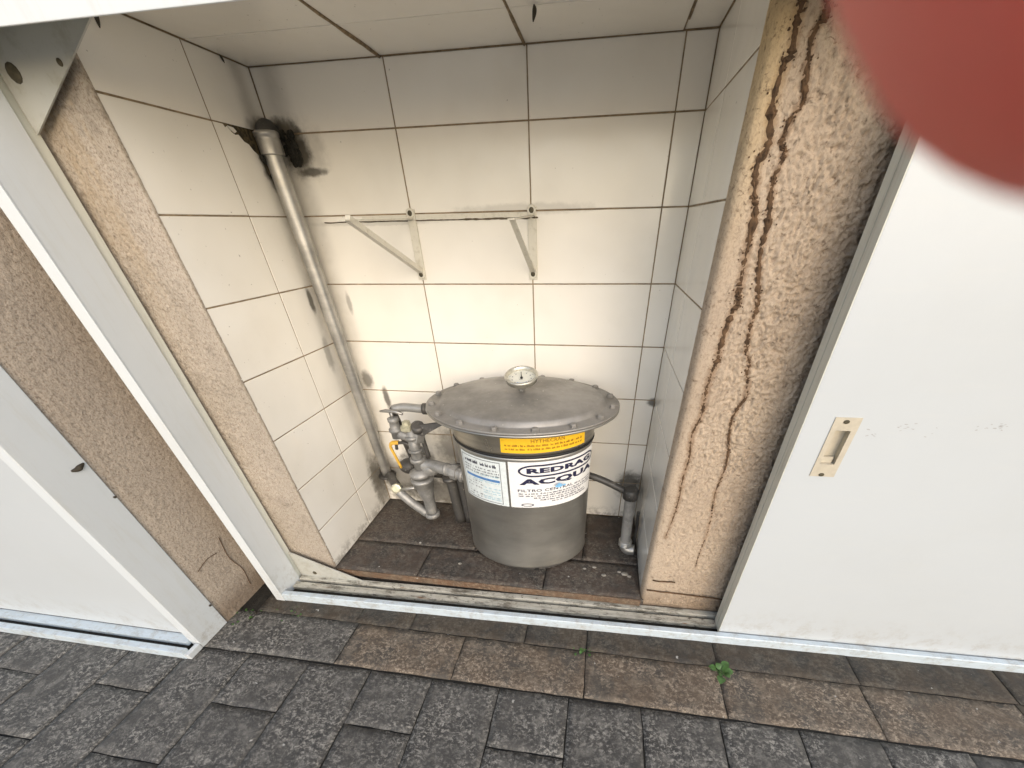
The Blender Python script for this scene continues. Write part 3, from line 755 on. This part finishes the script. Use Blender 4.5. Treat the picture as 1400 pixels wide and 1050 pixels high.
lid = dl([(.20, -.5428), (.2505, -.5428), (.2525, -.5412), (.2525, -.5385), (.2500, -.5372), (.2200, -.5370), (.2170, -.5340), (.2120, -.5255), (.2050, -.5225), (.17, -.5185), (.11, -.5135), (.05, -.5100), (.001, -.5090)]).build('lid', M['lid'], dr)
bolt = None
for k in range(16):
    a = R(-97 + 22.5 * k); c = Vector((DX + .237 * math.cos(a), DY + .237 * Q * math.sin(a), -.5368))
    if bolt is None:
        bolt = MB().lathe([(.0105, 0), (.0105, .0014), (.0080, .0015), (.0080, .0065), (.0064, .0080), (.001, .0084)], (0, 0, 0), (0, 0, 1), 6, smooth=False).mesh('bolt', M['lid'])
    o = link('bolt', bolt, dr); o.location = c - dr.location; o.rotation_euler = (0, 0, random.random())
for k in range(3):
    a = R(-90 + 15 + 120 * k); MB().box(DX + .15 * math.cos(a) - .015, DX + .15 * math.cos(a) + .015, DY + .15 * Q * math.sin(a) - .012, DY + .15 * Q * math.sin(a) + .012, FL - .001, zb_ + .001).build('foot', M['black'], dr)
dl([(.165, FL + .0008), (.17, zb_)], cap=False).build('base_ring', M['darkpipe'], dr)
def cyl(th, z, r):   # a point on the drum's skin
    a = R(th); return Vector((DX + r * math.cos(a), DY + r * Q * math.sin(a), z))
def patch(t0, t1, z0, z1, r0, r1, name, mat, parent, n=110, th=None):
    """sticker wrapped on the drum; r0/r1 radius at its lower/upper edge"""
    b = MB(); vs = []
    for i in range(n + 1):
        t = t0 + (t1 - t0) * i / n
        for (z, r) in ((z0, r0 - .0012), (z0, r0), (z1, r1), (z1, r1 - .0012)): vs.append(cyl(t, z, r))
    fs = []
    for i in range(n):
        for k in range(4): fs.append((i * 4 + k, i * 4 + (k + 1) % 4, i * 4 + 4 + (k + 1) % 4, i * 4 + 4 + k)[::-1])
    b.add(vs, fs + [(0, 1, 2, 3), (n * 4 + 3, n * 4 + 2, n * 4 + 1, n * 4)]); return b.build(name, mat, parent)
def strokes(mb, polys, t0, t1, z0, z1, rf):
    for P in polys: mb.add([cyl(t0 + (t1 - t0) * u, z0 + (z1 - z0) * v, rf(z0 + (z1 - z0) * v)) for u, v in P], [list(range(len(P)))])
def text_on(s, t0, t1, z0, z1, rf, mat, parent, bold=.0):
    cu = bpy.data.curves.new('lettering', 'FONT'); cu.body = s; cu.size = 1; cu.offset = bold; cu.resolution_u = 2; cu.space_character = 1.05
    ob = bpy.data.objects.new('lettering', cu); COL.objects.link(ob)
    dg = bpy.context.evaluated_depsgraph_get(); me = bpy.data.meshes.new_from_object(ob.evaluated_get(dg))
    bpy.data.objects.remove(ob); bpy.data.curves.remove(cu)
    bm = bmesh.new(); bm.from_mesh(me)
    bmesh.ops.triangulate(bm, faces=bm.faces[:])
    xs_ = [v.co.x for v in bm.verts]; ys_ = [v.co.y for v in bm.verts]; a, b_ = min(xs_), max(xs_); c, d_ = min(ys_), max(ys_)
    long_ = [e for e in bm.edges if e.calc_length() > .25]
    bmesh.ops.subdivide_edges(bm, edges=long_, cuts=2); bmesh.ops.triangulate(bm, faces=bm.faces[:])
    for v in bm.verts:
        z = z0 + (z1 - z0) * (v.co.y - c) / (d_ - c)
        v.co = cyl(t0 + (t1 - t0) * (v.co.x - a) / (b_ - a), z, rf(z)) - dr.location
    bm.to_mesh(me); bm.free(); me.name = 'lettering'; me.materials.clear(); me.materials.append(mat)
    return link('lettering', me, parent)
def wordrow(mb, t0, t1, z0, h, rf, rnd, fill=.9):
    """a line of print too small to read: letter-sized ticks grouped in words"""
    t = t0
    while t < t1:
        wlen = rnd.uniform(2, 9)
        for _ in range(int(wlen)):
            if t > t1: break
            dt = rnd.uniform(.45, .85); hh = h * rnd.uniform(.55, 1)
            if rnd.random() < fill: strokes(mb, [[(0, 0), (1, 0), (1, 1), (0, 1)]], t, t + dt * .72, z0, z0 + hh, rf)
            t += dt
        t += .9
rb_ = lambda z: .1902 + .0024 * (z + .777) / .1405
rt = lambda z: rb_(z) + .0012
def lab(t0, t1, z0, z1, name, mat): return patch(t0, t1, z0, z1, rb_(z0), rb_(z1), name, mat, dr)
rnd = random.Random(3)
# left sticker
L1 = lab(-142, -95.6, -.777, -.6385, 'left_label', M['paper2']); L1['label'] = 'pale label with a blue bar and small print'
b = MB(); fr_ = [[(0, 0), (1, 0), (1, .012), (0, .012)], [(0, .988), (1, .988), (1, 1), (0, 1)], [(0, 0), (.012, 0), (.012, 1), (0, 1)], [(.988, 0), (1, 0), (1, 1), (.988, 1)]]
for P in fr_:
    (a0, c0), (a1, c1) = P[0], P[2]
    for k in range(12):
        strokes(b, [[(a0 + (a1 - a0) * k / 12, c0), (a0 + (a1 - a0) * (k + 1) / 12, c0), (a0 + (a1 - a0) * (k + 1) / 12, c1), (a0 + (a1 - a0) * k / 12, c1)]], -139.5, -100.2, -.772, -.6425, rt)
b.build('border_line', M['inkg'], L1)
b = MB(); wordrow(b, -136, -120, -.661, .010, rt, rnd, 1); wordrow(b, -118, -103, -.661, .010, rt, rnd, 1); b.build('heading_print', M['ink'], L1)['kind'] = 'stuff'
b = MB()
for z in (-.672, -.680, -.688): wordrow(b, -137, -102, z, .0045, rt, rnd, .8)
for z in (-.716, -.725, -.735, -.756, -.765): wordrow(b, -136, -118, z, .004, rt, rnd, .5)
b.build('small_print', M['inkg'], L1)['kind'] = 'stuff'
b = MB()
for k in range(14): strokes(b, [[(k / 14, 0), ((k + 1) / 14, 0), ((k + 1) / 14, 1), (k / 14, 1)]], -136, -101.5, -.7040, -.6965, rt)
b.build('blue_bar', M['blue'], L1)
b = MB()
for z in (-.690, -.710, -.728, -.738, -.745, -.757, -.763): wordrow(b, -128 + 10 * (z < -.72), -102, z, .0038, rt, rnd, .9)
b.build('blue_print', M['lblue'], L1)['kind'] = 'stuff'
# main sticker
L2 = lab(-93.8, -9.0, -.777, -.6365, 'main_label', M['paper']); L2['label'] = 'white maker label with dark blue lettering'
b = MB(); k = 64
def stadium(m, rx_, ry_):
    out = []; k = .5 - .17
    for a, b_, sg in ((.5 + k, .5 - k, 1), (.5 - k, .5 + k, -1)):
        for i in range(24): out.append((a + (b_ - a) * i / 24, .5 + sg * (.5 - ry_)))
        cxx = .5 - k if sg == 1 else .5 + k
        for i in range(16):
            t = math.pi / 2 + math.pi * i / 16 + (0 if sg == 1 else math.pi)
            out.append((cxx + (.17 - rx_) * math.cos(t), .5 + (.5 - ry_) * math.sin(t)))
    return out
oa, ob_ = stadium(0, 0, 0), stadium(0, .022, .13)
for i in range(80):
    j = (i + 1) % 80; strokes(b, [[oa[i], oa[j], ob_[j], ob_[i]]], -86.5, -10.5, -.6795, -.6440, rt)
b.build('oval_outline', M['ink'], L2)
text_on('REDRAG', -80.0, -16.5, -.6690, -.6535, rt, M['ink'], L2, .05)
text_on('ACQUA', -86.0, -12.0, -.7060, -.6845, rt, M['ink'], L2, .05)
b = MB(); c_ = [(.0, -.004), (.004, 0), (.0, .011), (-.004, 0)]
P = [cyl(-56 + 3.4 * math.cos(a) * (1 if math.sin(a) < 0 else 1 - math.sin(a)), -.7065 + .0085 * math.sin(a) * (1.0 if math.sin(a) > 0 else .7), rt(0) + .0008) for a in [2 * math.pi * i / 20 for i in range(20)]]
b.add(P, [list(range(20))])
P = [cyl(-51.5 + 1.3 * math.cos(a), -.7075 + .0028 * math.sin(a), rt(0) + .0008) for a in [2 * math.pi * i / 12 for i in range(12)]]
b.add(P, [list(range(12))]); b.build('water_drop', M['cyan'], L2)
text_on('FILTRO CENTRAL', -87.5, -40, -.7250, -.7170, rt, M['ink'], L2, .01)
b = MB()
for z, a0, a1 in ((-.7335, -87, -32), (-.7405, -87, -26), (-.7475, -75, -30), (-.7545, -70, -24), (-.7615, -60, -22), (-.7250, -38, -14), (-.7330, -30, -12), (-.7405, -24, -12)):
    wordrow(b, a0, a1, z, .0048, rt, rnd, .95)
b.build('small_print', M['inkg'], L2)['kind'] = 'stuff'
b = MB(); e1 = [(.5 + .5 * math.cos(2 * math.pi * i / 28), .5 + .5 * math.sin(2 * math.pi * i / 28)) for i in range(28)]
e2 = [(.5 + (u - .5) * .72, .5 + (v - .5) * .6) for u, v in e1]
for i in range(28): j = (i + 1) % 28; strokes(b, [[e1[i], e1[j], e2[j], e2[i]]], -85.5, -75, -.7725, -.7625, rt)
b.build('small_oval', M['inkg'], L2)
# yellow warning sticker on the collar
ry_ = lambda z: .1942; ryt = lambda z: .1948
L3 = patch(-98, -28.5, -.6105, -.5660, .1942, .1942, 'warning_label', M['yell_lab'], dr); L3['label'] = 'yellow warning sticker on the upper collar'
text_on('HYTHECRAN', -76, -50, -.5835, -.5735, ryt, M['amber'], L3, .01)
b = MB()
for z in (-.5930, -.6025): wordrow(b, -95, -33, z, .0062, ryt, rnd, .95)
b.build('small_print', M['amber'], L3)['kind'] = 'stuff'
# gauge on the lid
gt = R(13.5); GN = Vector((0, -math.sin(gt), math.cos(gt))); GC = Vector((DX + .003, DY - .002, -.4750))
GR = .0405
MB().lathe([(.009, 0), (.009, .02), (.012, .02), (.012, .03), (.008, .030), (.008, .033)], (DX + .002, DY, -.5120), (0, 0, 1), 6, smooth=False).build('gauge_stem', M['fitting'], dr)
gg = MB().lathe([(.012, -.012), (GR * .80, -.011), (GR * .97, -.008), (GR * .99, .001), (GR * 1.05, .002), (GR * 1.05, .0055), (GR * .98, .0075), (GR * .90, .0062), (GR * .875, -.0035)], GC, GN, 56, cap=False, xref=(1, 0, 0)).build('gauge', M['bezel'], dr, 'round dial gauge tilted towards the front')
gx = Vector((math.cos(.22), math.sin(.22), 0)); gy = GN.cross(gx).normalized(); gx = gy.cross(GN)
def gp(x, y, h): return GC + gx * x + gy * y + GN * h
MB().lathe([(.0001, -.0032), (GR * .885, -.0034)], GC, GN, 48, cap=False).build('dial', M['dial'], gg)
b = MB()
for i in range(41):
    a = R(225 - 270 * i / 40); r1 = GR * (.72 if i % 5 == 0 else .77); r2 = GR * .82; wd = .0006 if i % 5 == 0 else .0003
    d1 = Vector((math.cos(a), math.sin(a), 0)); n1 = Vector((-d1.y, d1.x, 0)) * wd
    b.add([gp(*(d1 * r1 + n1).xy, -.0028), gp(*(d1 * r1 - n1).xy, -.0028), gp(*(d1 * r2 - n1).xy, -.0028), gp(*(d1 * r2 + n1).xy, -.0028)], [(0, 1, 2, 3)])
for i in range(9):
    a = R(225 - 270 * i / 8); c0 = Vector((math.cos(a), math.sin(a))) * GR * .60
    b.add([gp(c0.x - .0013, c0.y - .0018, -.0028), gp(c0.x + .0013, c0.y - .0018, -.0028), gp(c0.x + .0013, c0.y + .0018, -.0028), gp(c0.x - .0013, c0.y + .0018, -.0028)], [(0, 1, 2, 3)])
b.build('dial_marks', M['inkg'], gg)['kind'] = 'stuff'
b = MB()
for i in range(14):
    a0, a1 = R(235 + 70 * i / 14), R(235 + 70 * (i + 1) / 14)
    b.add([gp(math.cos(a) * r_, math.sin(a) * r_, -.0027) for a, r_ in ((a0, GR * .52), (a1, GR * .52), (a1, GR * .70), (a0, GR * .70))], [(0, 1, 2, 3)])
b.box(0, 0, 0, 0, 0, 0) if False else None
b.build('blue_arc', M['blue'], gg)
MB().hexa([gp(-.0016, -.004, -.002), gp(.0016, -.004, -.002), gp(.0003, .026, -.002), gp(-.0003, .026, -.002), gp(-.0016, -.004, -.0012), gp(.0016, -.004, -.0012), gp(.0003, .026, -.0012), gp(-.0003, .026, -.0012)]).build('pointer', M['black'], gg)
MB().lathe([(.0035, -.003), (.0035, -.0005), (.001, 0)], GC, GN, 14).build('pointer_hub', M['black'], gg)

# ------------------------------------------------------------------ valve cluster left of the drum
va = thing('valve_cluster', 'grey tangle of pipe fittings and valves between the tall pipe and the filter', 'valve', (-.07, -.14, FL))
Y0 = -.14
def col(prof, c, ax=(0, 0, 1), n=20, name='fitting', mat='fitting', hexn=None, parent=None):
    return MB().lathe(prof, c, ax, hexn or n, smooth=not hexn).build(name, M[mat], parent or va)
cxv = -.0645
col([(.0175, 0), (.0175, .145)], (cxv, Y0, -.80), name='riser')
for z, r, h in ((-.690, .0200, .012), (-.735, .0190, .010), (-.770, .0205, .014)):
    col([(r * 1.05, 0), (r * 1.22, .002), (r * 1.22, h - .001), (r * 1.05, h + .001)], (cxv, Y0, z), name='collar')
col([(.022, 0), (.035, .002), (.035, .013), (.023, .018), (.019, .024)], (cxv, Y0 - .006, -.818), name='union_ring', n=28)
col([(.026, 0), (.034, .003), (.034, .022), (.038, .024), (.038, .031), (.026, .034)], (cxv, Y0 - .004, -.862), name='union_nut', n=28)
# strainer body: tapers down to a cap on the floor side
MB().tube(path([(cxv, Y0, -.845), (cxv - .001, Y0, -.88), (cxv + .003, Y0, -.925), (cxv + .003, Y0, -.975)], 6), [.0345 - .0155 * min(1, i / 12) for i in range(19)], 22).build('strainer_body', M['fitting'], va)
col([(.019, 0), (.026, .002), (.026, .014), (.020, .016)], (cxv + .003, Y0, -.992), name='cap', n=20)
MB().tube(path([(-.170, Y0 + .01, -.880), (-.166, Y0 + .003, -.900), (-.125, Y0, -.945), (-.082, Y0, -.984)], 6), .0155, 14).build('drain_arm', M['fitting'], va)
col([(.012, -.014), (.0175, -.012), (.0175, .012), (.012, .014)], (-.172, Y0 + .004, -.885), (.2, -.75, .25), name='elbow_nut', mat='brass', hexn=8)
MB().tube([(-.160, Y0, -.888), (-.085, Y0, -.872)], .0062, 10).build('link_rod', M['galv'], va)
MB().tube(path([(-.172, Y0 + .01, -.885), (-.2, -.10, -.885), (-.24, -.05, -.895), (-.262, -.035, -.91)], 6), .015, 14).build('link_pipe', M['darkpipe'], va)
# branch to the drum
MB().tube(path([(cxv + .01, Y0, -.782), (-.02, Y0, -.783), (.03, -.15, -.787), (.108, -.172, -.794)], 6), .0195, 20).build('branch_pipe', M['fitting'], va)
col([(.02, 0), (.0255, .002), (.0255, .022), (.02, .024)], (.050, -.1545, -.789), (1, -.25, -.08), hexn=8, name='branch_nut')
col([(.02, 0), (.0245, .002), (.0245, .012), (.02, .014)], (.083, -.165, -.792), (1, -.2, -.08), n=22, name='branch_collar')
MB().ball((-.030, Y0, -.795), .026, sc=(1.15, .9, .95)).build('tee_body', M['fitting'], va)
# top: manifold pipe, knob, black lever
MB().tube(path([(-.112, -.125, -.603), (-.08, -.12, -.598), (-.03, -.12, -.600), (.04, -.12, -.603), (.085, -.12, -.606)], 5), .0125, 14).build('top_pipe', M['fitting'], va)
col([(.012, 0), (.0165, .001), (.0165, .012), (.012, .013)], (-.02, -.12, -.600), (1, 0, 0), name='collar', mat='darkpipe')
col([(.017, 0), (.0205, .003), (.0205, .014), (.013, .018), (.012, .028), (.008, .030)], (-.0715, Y0 - .004, -.660), name='valve_knob', mat='brass', hexn=8)
col([(.010, 0), (.020, .003), (.020, .016), (.012, .020)], (-.036, Y0 - .004, -.655), (.2, -.6, 1), name='lever_hub', mat='darkpipe')
lv = [(-.045, -.150, -.640), (-.005, -.155, -.634), (.048, -.16, -.622), (.050, -.165, -.629), (.012, -.165, -.650), (-.022, -.158, -.672), (-.045, -.155, -.665)]
MB().prism(lv, (0, .005, .001)).build('black_lever', M['darkpipe'], va)
MB().tube(path([(-.036, -.136, -.665), (-.037, -.13, -.70), (-.034, -.125, -.76)], 5), .0075, 10).build('side_tube', M['darkpipe'], va)
# garden tap
tap = MB().lathe([(.010, -.022), (.0165, -.020), (.0165, .000), (.0205, .002), (.0205, .009), (.015, .013), (.0135, .032), (.0165, .034), (.0165, .043), (.008, .047)], (-.113, Y0, -.668), (0, 0, 1), 18).build('tap_body', M['fitting'], va)
MB().tube([(-.113, Y0, -.628), (-.113, Y0, -.606)], .0045, 10).build('tap_stem', M['galv'], tap)
MB().tube([(-.150, Y0 + .005, -.6075), (-.128, Y0, -.603), (-.100, Y0, -.604), (-.075, Y0 - .005, -.609)], [.0032, .0055, .0055, .0035], 10).build('tap_handle', M['galv'], tap)
MB().tube(path([(-.105, Y0, -.675), (-.088, Y0, -.680), (-.066, Y0, -.690)], 5), [.0155] * 11, 14).build('tap_outlet', M['fitting'], tap)
MB().tube(path([(-.128, Y0, -.730), (-.124, Y0, -.712), (-.105, Y0, -.706), (-.088, Y0, -.710), (-.080, Y0, -.722)], 6), .0048, 10).build('hook_tube', M['darkpipe'], va)
yl = [(-.118, -.142, -.702), (-.140, -.142, -.712), (-.148, -.142, -.726), (-.130, -.142, -.800)]
MB().tube(path([(-.116, Y0, -.706), (-.138, Y0, -.709), (-.1475, Y0, -.722), (-.143, Y0, -.745), (-.131, Y0, -.798)], 5), .0072, 8, sc=(1, .6)).build('yellow_lever', M['yellow'], va)
col([(.020, 0), (.026, .003), (.026, .030), (.020, .034)], (cxv + .004, Y0 + .004, -.700), (.35, .2, 1), hexn=6, name='valve_block')
MB().tube(path([(-.112, -.125, -.606), (-.125, -.11, -.625), (-.128, -.09, -.68), (-.12, -.07, -.80), (-.11, -.06, -.85)], 6), .0125, 14).build('rear_riser', M['darkpipe'], va)
MB().tube(path([(.045, -.10, -.80), (.052, -.10, -.88), (.058, -.10, -1.034)], 6), .015, 14).build('standing_pipe', M['darkpipe'], va)
col([(.013, 0), (.021, .001), (.021, .010), (.013, .012)], (.026, -.150, -.786), (1, -.22, -.06), n=20, name='branch_collar')
# darker standing pipe against the drum
MB().tube(path([(.013, -.10, -.846), (.017, -.10, -.90), (.025, -.10, -1.036)], 6), .0185, 16).build('standing_pipe', M['darkpipe'], va)
col([(.019, 0), (.026, .003), (.026, .014), (.018, .017)], (.012, -.10, -.862), name='pipe_cap', mat='darkpipe')
MB().tube(path([(.085, -.155, -.80), (.088, -.155, -.88), (.098, -.15, -.99)], 6), .0035, 8).build('thin_hose', M['darkpipe'], va)
MB().tube(path([(-.11, -.06, -.86), (-.06, -.05, -.87), (.01, -.06, -.865)], 6), .016, 14).build('rear_pipe', M['darkpipe'], va)
MB().ball((-.15, -.06, -.84), .030, sc=(1.2, 1, .9)).build('rear_elbow', M['darkpipe'], va)

# ------------------------------------------------------------------ outlet pipe right of the drum
op = thing('drain_pipe', 'dark drain pipe from the filter down to the floor in the right corner', 'pipe', (.61, -.19, FL))
MB().tube(path([(.470, -.150, -.772), (.52, -.16, -.782), (.575, -.172, -.800), (.600, -.18, -.806)], 6), .0105, 16).build('cross_pipe', M['darkpipe'], op)
MB().lathe([(.017, -.014), (.0225, -.012), (.0225, .016), (.018, .02)], (.6085, -.183, -.812), (0, 0, 1), 20).build('upper_elbow', M['darkpipe'], op)
MB().tube(path([(.6085, -.185, -.82), (.6110, -.187, -.90), (.6140, -.190, -1.000)], 8), .0160, 22).build('pipe', M['fitting'], op)
b = MB().lathe([(.016, 0), (.0215, .001), (.0215, .004), (.0195, .005), (.0195, .007), (.0215, .008), (.0215, .011), (.0195, .012), (.0195, .014), (.0215, .015), (.0215, .018), (.017, .020)], (.6140, -.1905, -1.007), (0, 0, 1), 22)
b.tube(path([(.6140, -.1905, -.998), (.6150, -.192, -1.012), (.624, -.196, -1.020), (.644, -.197, -1.021)], 6), .0175, 18)
b.build('lower_elbow', M['galv'], op)
cp = MB().tube(path([(.645, -.150, -.90), (.6475, -.155, -.96), (.6475, -.160, -1.036)], 6), .0052, 10).build('conduit', M['darkpipe'])
tag(cp, 'thin dark conduit standing in the right corner behind the drain pipe', 'pipe')
st_ = MB()
bm_r = random.Random(9)
for (x, y, r) in ((.615, -.292, .010), (.598, -.285, .006), (.628, -.30, .006), (.55, -.305, .007), (.52, -.275, .006), (.09, -.315, .006), (.49, -.285, .005)):
    vs = []; st_.ball((x, y, FL + .001), r, 8, 6, (1.2, .8, .35))
st_.build('plaster_crumbs', flat('pale_crumb', (.33, .31, .27), .9, var=.5))
o = bpy.data.objects['plaster_crumbs']; tag(o, 'pale crumbs of fallen plaster on the niche floor', 'crumbs', kind='stuff')

# ------------------------------------------------------------------ weeds in the joints
def weed(x, y, n, size, lab, spread=1.0, seed=0):
    rn = random.Random(seed); t = thing('weed', lab, 'weed', (x, y, GZ), 'weeds growing in the paving joints')
    b = MB(); s = MB()
    for k in range(n):
        a = rn.uniform(0, 2 * math.pi); L = size * rn.uniform(.5, 1.1); up = rn.uniform(.25, .9)
        base = Vector((x + rn.gauss(0, .006 * spread), y + rn.gauss(0, .004 * spread), GZ - .003))
        dr_ = Vector((math.cos(a), math.sin(a) * .7, up)).normalized(); side = dr_.cross(Vector((0, 0, 1))).normalized()
        nn = side.cross(dr_)
        m = 6; vs = []
        st0 = base + dr_ * L * .35
        for i in range(m + 1):
            f = i / m; wdt = L * .26 * math.sin(math.pi * min(1, f * .93 + .07)) ** .8; c = st0 + dr_ * L * f * .75 - Vector((0, 0, 1)) * L * .35 * f * f
            vs += [c - side * wdt + nn * wdt * .25, c, c + side * wdt + nn * wdt * .25]
        fs = [(i * 3 + k2, i * 3 + k2 + 1, i * 3 + 4 + k2, i * 3 + 3 + k2) for i in range(m) for k2 in (0, 1)]
        b.add(vs, fs, True); s.tube([base, st0], [.0012, .0008], 5)
    b.build('leaves', M['leaf'], t)['kind'] = 'stuff'; s.build('stems', M['leaf'], t)['kind'] = 'stuff'
weed(.852, -.553, 11, .038, 'largest green weed, sprouting in front of the foot of the sliding door', .8, 1)
weed(.495, -.540, 9, .016, 'small dull weed in the paving joint below the filter', 1.6, 2)
weed(-.520, -.560, 26, .012, 'low mossy weed patch at the foot of the plaster pier', 4.5, 3)
weed(-.376, -.520, 20, .011, 'faint weed patch under the left end of the track', 4.0, 4)

# ------------------------------------------------------------------ small husks and bugs
def husk(pts, r, lab, cat='insect case'):
    o = MB().tube(path(pts, 4), [r * math.sin(math.pi * (.12 + .8 * i / (4 * (len(pts) - 1)))) for i in range(4 * (len(pts) - 1) + 1)], 8).build('insect_case', M['bug']); tag(o, lab, cat, 'dark insect cases')
husk([(-.304, -.318, .094), (-.301, -.321, .086), (-.300, -.325, .0735)], .0032, 'dark case hanging on the top tile near the top left gusset')
husk([(-.305, -.079, .103), (-.303, -.078, .098), (-.302, -.0765, .0925)], .0022, 'tiny dark case under the ceiling near the back left corner')
husk([(.341, -.160, .103), (.342, -.162, .096), (.3395, -.163, .085)], .0036, 'dark case hanging from the middle of the ceiling')
husk([(-.541, -.622, -.5475), (-.541, -.612, -.549), (-.541, -.606, -.5465), (-.541, -.597, -.543)], .0055, 'dark shell stuck on the edge of the left jamb')
husk([(-.541, -.598, -.628), (-.541, -.593, -.632)], .0028, 'small dark speck below the shell on the left jamb')
husk([(-.541, -.600, -1.001), (-.541, -.594, -1.004)], .0035, 'dark speck near the foot of the left jamb')

# ------------------------------------------------------------------ fingertip over the lens
Rm = cam.rotation_euler.to_matrix()
def cw(x, y, z): return cam.location + Rm @ Vector((x, y, z))
fc = Vector((.6936, .7202, -.0175)) * .0148
ax = Vector((.62, .70, .36)).normalized()
fg = MB(); ks = []
prof = [(-.0085, .0006), (-.0078, .0034), (-.0062, .0056), (-.0038, .0074), (0, .0085), (.006, .0089), (.013, .0088), (.020, .0085), (.026, .0092), (.032, .0090), (.040, .0088), (.047, .0096), (.052, .0102), (.060, .0098), (.070, .0100), (.078, .0098), (.0800, .0060)]
sd1 = ax.orthogonal().normalized(); sd2 = ax.cross(sd1)
bend = sd1 * .0
P = [cw(*(fc + ax * h)) for h, r in prof]
fg.tube(P, [r for h, r in prof], 28)
finger = fg.build('finger', M['skin'])
tag(finger, 'blurred reddish fingertip covering the top right corner of the view', 'finger')
nb = Rm @ Vector((.7, -.2, .65)).normalized(); c0 = Vector(cw(*(fc + ax * .001))); axw = (Rm @ ax).normalized()
nb = (nb - axw * nb.dot(axw)).normalized(); sw = axw.cross(nb)
vs = []
for i in range(7):
    for j in range(7):
        u, v = i / 6 * 2 - 1, j / 6; a = u * .85
        rr = .0087 + .0002; vs.append(c0 + axw * (-.004 + .011 * v) + (nb * math.cos(a) + sw * math.sin(a)) * rr * (1 - .1 * (1 - v) ** 2))
MB().add(vs, [(i * 7 + j, i * 7 + j + 1, (i + 1) * 7 + j + 1, (i + 1) * 7 + j) for i in range(6) for j in range(6)], True).build('nail', M['nail'], finger)
